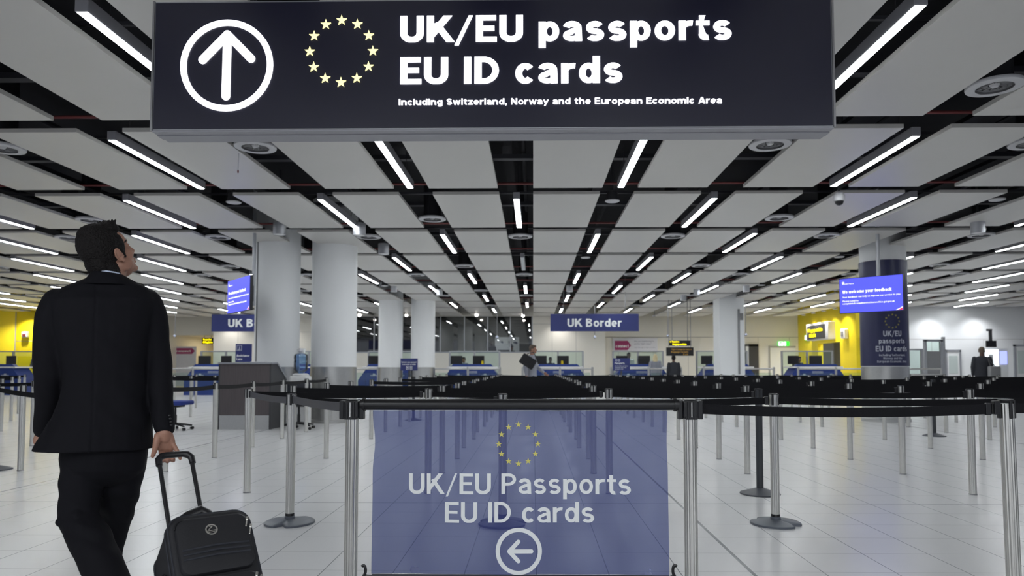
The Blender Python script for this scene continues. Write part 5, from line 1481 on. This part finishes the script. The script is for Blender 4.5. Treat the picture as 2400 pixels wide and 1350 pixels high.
# ================================================================== the suited man walking away on the left
c0 = at(243, 862, 2.95)
DH = Vector((c0.x, c0.y, 0)).normalized(); RH = Vector((DH.y, -DH.x, 0)); D0M = hypot(c0.x, c0.y)
UP = Vector((0, 0, 1))
man = thing('person', 'man in black suit walking away, looking up at the sign, pulling a black suitcase', 'person', (c0.x, c0.y, 0))
MO = Vector((c0.x, c0.y, 0))
def mp(u, v, dep=0.0):
    """point of the upright plane through the man, dep metres further away, in his own frame"""
    d = ray(u, v); k = (D0M + dep) / (Vector((d.x, d.y, 0)).dot(DH))
    return O + d * k - MO
def ring(L, Rr, depth, n=32, off=0.0, p=2.3):
    c = (L + Rr) / 2 + DH * off; a = (Rr - L) / 2; out = []
    for k in range(n):
        t = 2 * pi * k / n; ct, st = cos(t), sin(t)
        out.append(c + a * (abs(ct) ** (2 / p) * (1 if ct >= 0 else -1)) + DH * depth * (abs(st) ** (2 / p) * (1 if st >= 0 else -1)))
    return out
def dirs(*a): return RH * a[0] + DH * a[1] + UP * a[2]

# ---- head frame: turned to the right and tipped back
TH, TP = radians(60), radians(31)
HF = (DH * cos(TH) + RH * sin(TH)).normalized(); HR = (RH * cos(TH) - DH * sin(TH)).normalized()
HU = (UP * cos(TP) - HF * sin(TP)).normalized(); HF = (HF * cos(TP) + UP * sin(TP)).normalized()
HM = Matrix((HR, HF, HU)).transposed()
hc = mp(254, 591)
HK = 0.935
HS = (0.935, 0.905, 1.03)
def hp(x, y, z): return hc + HR * x * HS[0] + HF * y * HS[1] + HU * z * HS[2]
def he(bm, c, r, tilt=None):
    m = HM if tilt is None else HM @ tilt
    ellipsoid(bm, hp(*c), [q * s_ for q, s_ in zip(r, HS)], m, 24, 16)
def hcap(bm, a, b, ra, rb): capsule(bm, hp(*a), hp(*b), ra * HK, rb * HK, 12)
bm = NB()
he(bm, (0, -.012, .025), (.075, .096, .090)); he(bm, (0, .030, -.035), (.060, .062, .085)); he(bm, (0, .040, -.082), (.047, .046, .032))
he(bm, (0, .076, -.100), (.022, .018, .017)); he(bm, (0, .060, .030), (.056, .032, .045))
he(bm, (0, .080, .018), (.048, .014, .011))
hcap(bm, (0, .088, .006), (0, .110, -.034), .0085, .0115); hcap(bm, (0, .093, -.040), (0, .106, -.040), .011, .009)
for s in (-1, 1):
    he(bm, (s * .010, .098, -.041), (.009, .010, .008)); he(bm, (s * .036, .058, -.030), (.026, .026, .028)); he(bm, (s * .052, .015, -.065), (.016, .040, .026))
    he(bm, (s * .031, .077, .000), (.016, .010, .009))
    # ear: plate, rolled rim, lobe
    he(bm, (s * .078, -.010, -.012), (.007, .0135, .023), Euler((radians(-12), radians(14) * s, radians(-18) * s)).to_matrix())
    pts = [(s * (.084 + .004 * sin(a)), -.012 - .0145 * cos(a), -.012 + .025 * sin(a)) for a in [radians(q) for q in range(-120, 196, 21)]]
    for a, b in zip(pts, pts[1:]): hcap(bm, a, b, .0036, .0036)
    he(bm, (s * .080, -.001, -.040), (.006, .009, .010)); hcap(bm, (s * .078, .006, -.012), (s * .078, .008, -.026), .006, .006)
he(bm, (0, .090, -.066), (.023, .011, .0065)); he(bm, (0, .088, -.077), (.020, .011, .0075))
capsule(bm, hp(0, -.012, -.055), mp(251, 668), .056, .062, 20); capsule(bm, hp(.045, -.005, -.060), mp(272, 668, .02), .022, .026, 14)
capsule(bm, hp(0, .018, -.080), mp(252, 676, .05), .034, .042, 16)
# trunk and limbs under the clothes
loft(bm, [ring(mp(l, v), mp(r, v), d, 20) for v, l, r, d in ((672, 205, 292, .05), (702, 155, 326, .075), (760, 140, 338, .10), (880, 160, 330, .095), (960, 158, 335, .10), (1060, 165, 330, .085))])
RS, RE, RW = mp(336, 724), mp(373, 882, -.03), mp(386, 1008, -.12)
LS, LE, LW = mp(148, 724), mp(113, 882, .04), mp(99, 1008, .165)
limb(bm, [RS, RE, RW], [.038, .038, .029], 16); limb(bm, [LS, LE, LW], [.038, .038, .029], 16)
RHIP, RK, RA = mp(297, 1075), mp(270, 1215, .14), MO * 0
RA = Vector((RK.x, RK.y, 0)) + dirs(-.03, .13, .10)
LHIP, LK = mp(192, 1075), mp(187, 1212, -.02)
LA = LK + dirs(.150, -.28, -.30)
limb(bm, [RHIP, RK, RA], [.070, .050, .038], 16); limb(bm, [LHIP, LK, LA], [.070, .050, .038], 16)
# right hand on the suitcase grip: palm turned back, fingers under the bar, little finger over it
HD = -.135
def h(u, v, d=0.0): return mp(u, v, HD + d)
def fing(pts, r0, r1):
    n = len(pts); limb(bm, [h(*p) for p in pts], [r0 + (r1 - r0) * k / (n - 1) for k in range(n)], 12)
limb(bm, [RW, h(386, 1014), h(387, 1026, .004)], [.028, .027, .026], 14)
for u, w in ((375, .0155), (384, .0155), (393, .0155), (402, .0150)): limb(bm, [h(386 + (u - 389) * .7, 1016, .006), h(u, 1034, .004), h(u + (u - 389) * .10, 1049, .010)], [.016, w, .0125], 12)
fing([(371, 1022, -.006), (366, 1040, -.018), (363, 1054, -.018), (358, 1069, -.010)], .0165, .0085)
fing([(376, 1046, .010), (378, 1058, .028), (379, 1072, .026), (381, 1080, .006), (381.5, 1077.5, -.008)], .0115, .0090)
fing([(386, 1048, .010), (389, 1059, .030), (391, 1073, .028), (392.5, 1081, .006), (393, 1078, -.010)], .0118, .0092)
fing([(396, 1048, .008), (401, 1059, .029), (404, 1072, .027), (406, 1079, .006), (406, 1075.5, -.008)], .0112, .0086)
fing([(405, 1040, .002), (412, 1051, -.012), (418, 1062, -.022), (422.5, 1074, -.020)], .0108, .0078)
# left hand, half hidden behind the hem
lh = mp(98, 1031, .175)
ellipsoid(bm, lh, (.030, .034, .036)); limb(bm, [LW, lh], [.027, .026], 12)
for k in range(4):
    b0 = lh + dirs(.002, -.024 + .016 * k, -.024); e = [.046, .052, .050, .040][k]
    limb(bm, [b0, b0 + dirs(e * .8, .004, -.012), b0 + dirs(e * .95, .002, .012)], [.0100, .0095, .008], 10)
limb(bm, [lh + dirs(.010, -.026, .004), lh + dirs(.028, -.036, -.008), lh + dirs(.044, -.032, -.012)], [.012, .0105, .008], 10)
# feet inside the shoes
for A, tz in ((RA, 0), (LA, -.6)):
    toe = A + dirs(-.03 if tz == 0 else -.02, .15, -.06 if tz == 0 else -A.z + .05)
    limb(bm, [A, toe], [.038, .030], 12)
voxel(bm, 'body', .0036, 'skin', man, 2)

# ---- hair: cap of short dark hair, sideburns, quiff
bm = NB()
he(bm, (0, -.024, .033), (.0815, .100, .096)); he(bm, (0, -.080, -.030), (.064, .040, .058)); he(bm, (0, -.074, -.075), (.056, .034, .048))
he(bm, (0, .040, .090), (.062, .046, .030)); he(bm, (.010, .060, .080), (.048, .026, .022)); he(bm, (0, -.03, .10), (.06, .06, .030))
for s in (-1, 1):
    he(bm, (s * .062, .018, .030), (.020, .034, .052)); he(bm, (s * .044, -.052, -.062), (.028, .034, .050)); he(bm, (s * .03, -.045, -.105), (.03, .028, .03)); hcap(bm, (s * .0725, .016, .006), (s * .069, .022, -.030), .0115, .0080)
random.seed(5)
for k in range(46):
    a, r = random.uniform(-1.2, 1.2), random.uniform(.0, .055)
    p = Vector((.05 * sin(a) + random.uniform(-.02, .02), .035 + r * .6, .108 - r * .16)); q = p + Vector((random.uniform(-.010, .012), random.uniform(.004, .014), random.uniform(.010, .022)))
    hcap(bm, p, q, .0035, .0012)
voxel(bm, 'hair', .0028, 'hair', man, 1, .0022, 140)
# eyes and brows
for s in (-1, 1):
    bm = NB(); ellipsoid(bm, hp(s * .031, .0795, .001), (.0105, .0105, .0078), HM); e = obj('eye', bm, 'white', man, smooth=True)
    bm = NB(); ellipsoid(bm, hp(s * .032, .0895, .001), (.0045, .002, .0045), HM); obj('iris', bm, 'hair', e, smooth=True)
    bm = NB()
    for k in range(4): hcap(bm, (s * (.014 + .010 * k), .0925 - .0022 * k * k * .8, .020 + .003 * sin(k)), (s * (.024 + .010 * k), .0925 - .0022 * (k + 1) ** 2 * .8, .020 + .003 * sin(k + 1)), .0042, .0036)
    obj('eyebrow', bm, 'hair', man, smooth=True)

# ---- shirt collar
bm = NB()
loft(bm, [ring(mp(l, v0), mp(r, v1), d, 40, -.004) for v0, v1, l, r, d in ((650, 656, 212, 290, .070), (636, 645, 217, 287, .066), (634, 643, 218, 286, .064))], cap=True)
obj('shirt_collar', bm, 'shirt', man, smooth=True)

# ---- jacket
bm = NB()
T = [(644, 214, 288, .071), (652, 203, 301, .077), (662, 177, 319, .088), (674, 146, 344, .100), (688, 119, 362, .110), (704, 112, 367, .119), (730, 113, 364, .128), (770, 119, 357, .132), (820, 134, 349, .130),
     (870, 145, 345, .124), (905, 145, 345, .124), (940, 136, 349, .130), (980, 120, 354, .140), (1015, 97, 360, .148), (1042, 80, 363, .153), (1054, 73, 364, .154)]
RG = []
for k, (v, l, r, d) in enumerate(T):
    tl = 0 if k < 12 else (k - 11) * .18
    RG.append(ring(mp(l, v + 4 * tl), mp(r, v - 10 * tl), d, 40, -.01 if k > 4 else 0))
loft(bm, RG)
# rounded shoulders and sleeves
limb(bm, [mp(343, 711, .0), mp(357, 742, .0), mp(366, 800, -.01), mp(373, 872, -.025), mp(380, 945, -.075), mp(385.5, 1003, -.118)], [.064, .060, .056, .052, .047, .0415], 20)
limb(bm, [mp(138, 711, .0), mp(122, 742, .0), mp(115, 800, .01), mp(116, 872, .03), mp(113, 940, .10), mp(104, 1006, .160)], [.064, .060, .058, .056, .049, .041], 20)
jk = voxel(bm, 'jacket', .0065, 'suit', man, 4)
# the pull of the cloth: slanting folds across the back, rings on the sleeves
a38 = radians(40)
for v, vn in normals(jk.data):
    q = v.co - mp(230, 820)
    x, z = q.dot(RH), q.z
    s_ = x * cos(a38) + -z * sin(a38); t_ = x * sin(a38) + z * cos(a38)
    w = max(0, 1 - abs(t_ + .0) / .30) * min(1, max(0, (x + .16) / .12))
    f = noise.noise(Vector((s_ * 3.0, t_ * 17, 3)))
    g = noise.noise(Vector((x * 5 + 7, q.dot(DH) * 5, z * 12)))
    arm = 1 if (x > .165 or x < -.16) else .35
    v.co += vn * (.0075 * f * w + .0045 * g * arm)
    if abs(x + .012) < .004 and q.dot(DH) < 0: v.co -= vn * .0025
# collar turned over at the nape
bm = NB()
loft(bm, [ring(mp(l, v0), mp(r, v1), d, 40, o_) for v0, v1, l, r, d, o_ in ((668, 672, 180, 312, .098, -.012), (652, 658, 202, 301, .086, -.008), (640, 649, 211, 292, .077, -.004), (637, 647, 213, 290, .072, -.002), (641, 650, 215, 288, .068, 0))], cap=False)
obj('jacket_collar', bm, 'suit', man, smooth=True)
for k, (u, v) in enumerate(((396.5, 974), (398.5, 981.5), (400, 989), (401, 996))):
    bm = NB(); c = mp(u, v, -.148 - k * .004); ellipsoid(bm, c, (.0055, .0055, .0055)); obj('sleeve_button', bm, 'black', man, smooth=True)

# ---- trousers
bm = NB()
loft(bm, [ring(mp(l, v), mp(r, v), d, 32, -.005) for v, l, r, d in ((985, 152, 344, .115), (1030, 146, 349, .122), (1075, 146, 343, .118), (1098, 150, 338, .106), (1116, 166, 320, .085), (1130, 190, 296, .055), (1138, 220, 268, .03))])
limb(bm, [mp(298, 1050), mp(290, 1110, .03), mp(281, 1160, .07), mp(271, 1215, .13), mp(261, 1262, .17), mp(252, 1310, .20), RA + dirs(0, 0, .02)], [.083, .080, .074, .066, .060, .056, .056], 22)
limb(bm, [mp(197, 1050), mp(193, 1110), mp(188, 1165, -.005), mp(184, 1205, -.015), mp(186, 1222, -.03)], [.086, .082, .078, .076, .072], 22)
limb(bm, [mp(188, 1218, -.03), LK + (LA - LK) * .28, LK + (LA - LK) * .55, LK + (LA - LK) * .80, LA + dirs(0, 0, .005)], [.074, .078, .075, .069, .066], 22)
capsule(bm, mp(141, 1223, -.05), mp(180, 1214, -.05), .019, .06, 14)
tr = voxel(bm, 'trousers', .0065, 'suit', man, 3)
for v, vn in normals(tr.data):
    q = v.co
    f = noise.noise(Vector((q.dot(RH) * 7, q.dot(DH) * 7, q.z * 20 + q.dot(RH) * 6)))
    kn = 1 + 1.6 * max(0, 1 - abs(q.z - LK.z) / .14)
    v.co += vn * .0045 * f * kn
# ---- shoes
for A, dn in ((RA, 0), (LA, 1)):
    bm = NB()
    if not dn:
        heel, toe = Vector((A.x, A.y, .045)) - DH * .035, Vector((A.x, A.y, .04)) + DH * .19 - RH * .02
        limb(bm, [heel, (heel + toe) / 2, toe], [.043, .046, .036], 16); limb(bm, [A, heel], [.046, .044], 14)
        loft(bm, [[heel.lerp(toe, .5) + DH * .155 * cos(q) + RH * .046 * sin(q) + UP * (zz - .0425) for q in [2 * pi * e / 24 for e in range(24)]] for zz in (.0, .02)])
    else:
        toe = Vector((A.x, A.y, .045)) + DH * .13
        heel = A + dirs(0, -.05, -.055); ball = toe - DH * .07 + UP * .015
        limb(bm, [heel, ball, toe], [.042, .046, .034], 16); limb(bm, [A, heel], [.046, .042], 14)
        bm2 = None
    voxel(bm, 'shoe', .006, 'shoe', man, 2)
# ================================================================== the suitcase he pulls
FI, TI = radians(40), radians(40)
bn = Vector((sin(FI), -cos(FI), 0)); br = Vector((cos(FI), sin(FI), 0))
bu = UP * cos(TI) - bn * sin(TI); fn = bn * cos(TI) + UP * sin(TI)
BM_ = Matrix((br, -fn, bu)).transposed()
SG = at(372.5, 1079, 2.80)                       # top of the left tube
LT, FD, BLF, BW, BD, BH = .342, .155, .045, .285, .29, .520
ft = SG - bu * LT + fn * FD - br * BLF           # front top left corner of the body
case = thing('suitcase', 'black fabric cabin suitcase tilted on its wheels, pulled by the suited man', 'suitcase')
case.matrix_world = Matrix.Translation(ft) @ BM_.to_4x4()
# local axes: x to its right, y into its depth, z up along the handle
bm = NB(); pts = rrect(0, BW, -BH, 0, .055, 6)
rings = []
for y, ins in ((.0, .012), (.006, .003), (.014, 0), (.10, 0), (BD - .03, .003), (BD - .006, .012), (BD, .022)):
    cx, cz = BW / 2, -BH / 2
    rings.append([(cx + (x - cx) * (1 - ins / (BW / 2)), y, cz + (z - cz) * (1 - ins / (BH / 2))) for x, z in pts])
loft(bm, rings); obj('case_body', bm, 'bagcloth', case, smooth=True)
def piping(y, ins, r=.0038):
    bm = NB(); cx, cz = BW / 2, -BH / 2
    P_ = [(cx + (x - cx) * (1 - ins / (BW / 2)), y, cz + (z - cz) * (1 - ins / (BH / 2))) for x, z in pts]
    tube(bm, P_ + [P_[0]], r, 8); return obj('piping', bm, 'cloth_dark', case, smooth=True)
piping(.010, .001); piping(.048, -.001); piping(BD - .012, .004)
# pocket fronts: padded panels with an arched zip line
def pocket(z0, z1, name):
    bm = NB(); a = rrect(.018, BW - .018, z0, z1, .035, 5)
    cx, cz = BW / 2, (z0 + z1) / 2
    loft(bm, [[(cx + (x - cx) * s, y, cz + (z - cz) * s) for x, z in a] for s, y in ((1, .012), (1, -.010), (.97, -.018), (.85, -.021))])
    o = obj(name, bm, 'bagcloth', case, smooth=True)
    bm = NB(); m = [(x, -.014, z) for x, z in a if z > z0 + .30 * (z1 - z0)]
    tube(bm, m, .0032, 6); obj('zip_line', bm, 'black', o, smooth=True)
    return o
pu = pocket(-.245, -.030, 'upper_pocket'); pl_ = pocket(-.455, -.262, 'lower_pocket')
bm = NB()
for k in range(3): tube(bm, [(.03, -.0195, -.150 - .018 * k), (BW / 2, -.0235, -.146 - .018 * k), (BW - .03, -.0195, -.150 - .018 * k)], .0045, 8)
obj('pocket_ribs', bm, 'cloth_dark', pu, smooth=True)
def pull(x, z, par):
    bm = NB(); M_ = Matrix.Translation((x, -.024, z)) @ Matrix.Rotation(radians(18), 4, 'Y')
    box(bm, -.005, .005, -.004, .004, -.008, .008, .002, mtx=M_); box(bm, -.0028, .0028, -.003, .0, -.034, -.008, .001, mtx=M_); obj('zip_pull', bm, 'chrome', par)
pull(BW - .021, -.060, pu); pull(BW - .014, -.092, pu); pull(BW - .030, -.283, pl_); pull(BW - .016, -.296, pl_)
# round badge
bm = NB(); bx_, bz_ = .135, -.085; y0 = -.0245
annulus(bm, bx_, bz_, .0165, .021, y0, y0 + .004, 32)
stadium(bm, (bx_ - .016, bz_ - .005), (bx_ + .016, bz_ - .003), .0026, y0, y0 + .003); stadium(bm, (bx_ - .012, bz_ - .011), (bx_ + .014, bz_ - .008), .0024, y0, y0 + .003)
stadium(bm, (bx_ - .010, bz_ + .000), (bx_ + .004, bz_ + .012), .003, y0, y0 + .003); stadium(bm, (bx_ - .006, bz_ + .013), (bx_ + .004, bz_ + .012), .0026, y0, y0 + .003)
o = obj('badge', bm, 'chrome', pu); o['label'] = 'round pale metal badge'
# telescopic handle
hx0, hx1, hy = BLF, BLF + .12, FD
for x in (hx0, hx1):
    bm = NB(); tube(bm, [(x, hy, -.02), (x, hy, LT)], .0085, 12); obj('handle_tube', bm, 'black', case, smooth=True)
bm = NB()
tube(bm, [(hx0 - .002, hy, LT - .025), (hx0 - .001, hy, LT + .004), (hx0 + .012, hy, LT + .018), (hx0 + .03, hy, LT + .022), (hx1 - .03, hy, LT + .022), (hx1 - .012, hy, LT + .018), (hx1 + .001, hy, LT + .004), (hx1 + .002, hy, LT - .025)],
     [.012, .0135, .014, .0125, .0125, .014, .0135, .012], 14); obj('handle_grip', bm, 'black', case, smooth=True)
# bundled carry strap on top, side handle, wheels
bm = NB()
tube(bm, [(.055, .10, -.008), (.065, .10, .022), (.10, .095, .040), (.145, .09, .058), (.165, .09, .040), (.185, .10, .012), (.225, .10, -.006)], [.018, .022, .024, .022, .020, .016, .010], 12)
box(bm, .085, .150, .075, .082, .012, .034, .004); o = obj('carry_strap', bm, 'black', case, smooth=True)
bm = NB()
for z in (.018, .026): stadium(bm, (.118, z), (.140, z + .006), .004, .066, .070)
obj('strap_print', bm, 'letter', o)
bm = NB(); tube(bm, [(-.002, .11, -.17), (-.018, .11, -.185), (-.018, .11, -.30), (-.002, .11, -.315)], .011, 10); obj('side_handle', bm, 'black', case, smooth=True)
for x in (.035, BW - .035):
    bm = NB(); r = bmesh.ops.create_cone(bm, cap_ends=True, segments=28, radius1=.034, radius2=.034, depth=.026); bmesh.ops.transform(bm, matrix=Matrix.Translation((x, BD - .020, -BH - .004)) @ Matrix.Rotation(pi / 2, 4, 'Y'), verts=r['verts']); obj('wheel', bm, 'black', case)
# set it down on its wheels
low = min((case.matrix_world @ v.co).z for ch in case.children for v in ch.data.vertices)
print('suitcase low', low)
# ================================================================== done
bpy.data.scenes.remove(_tmp)
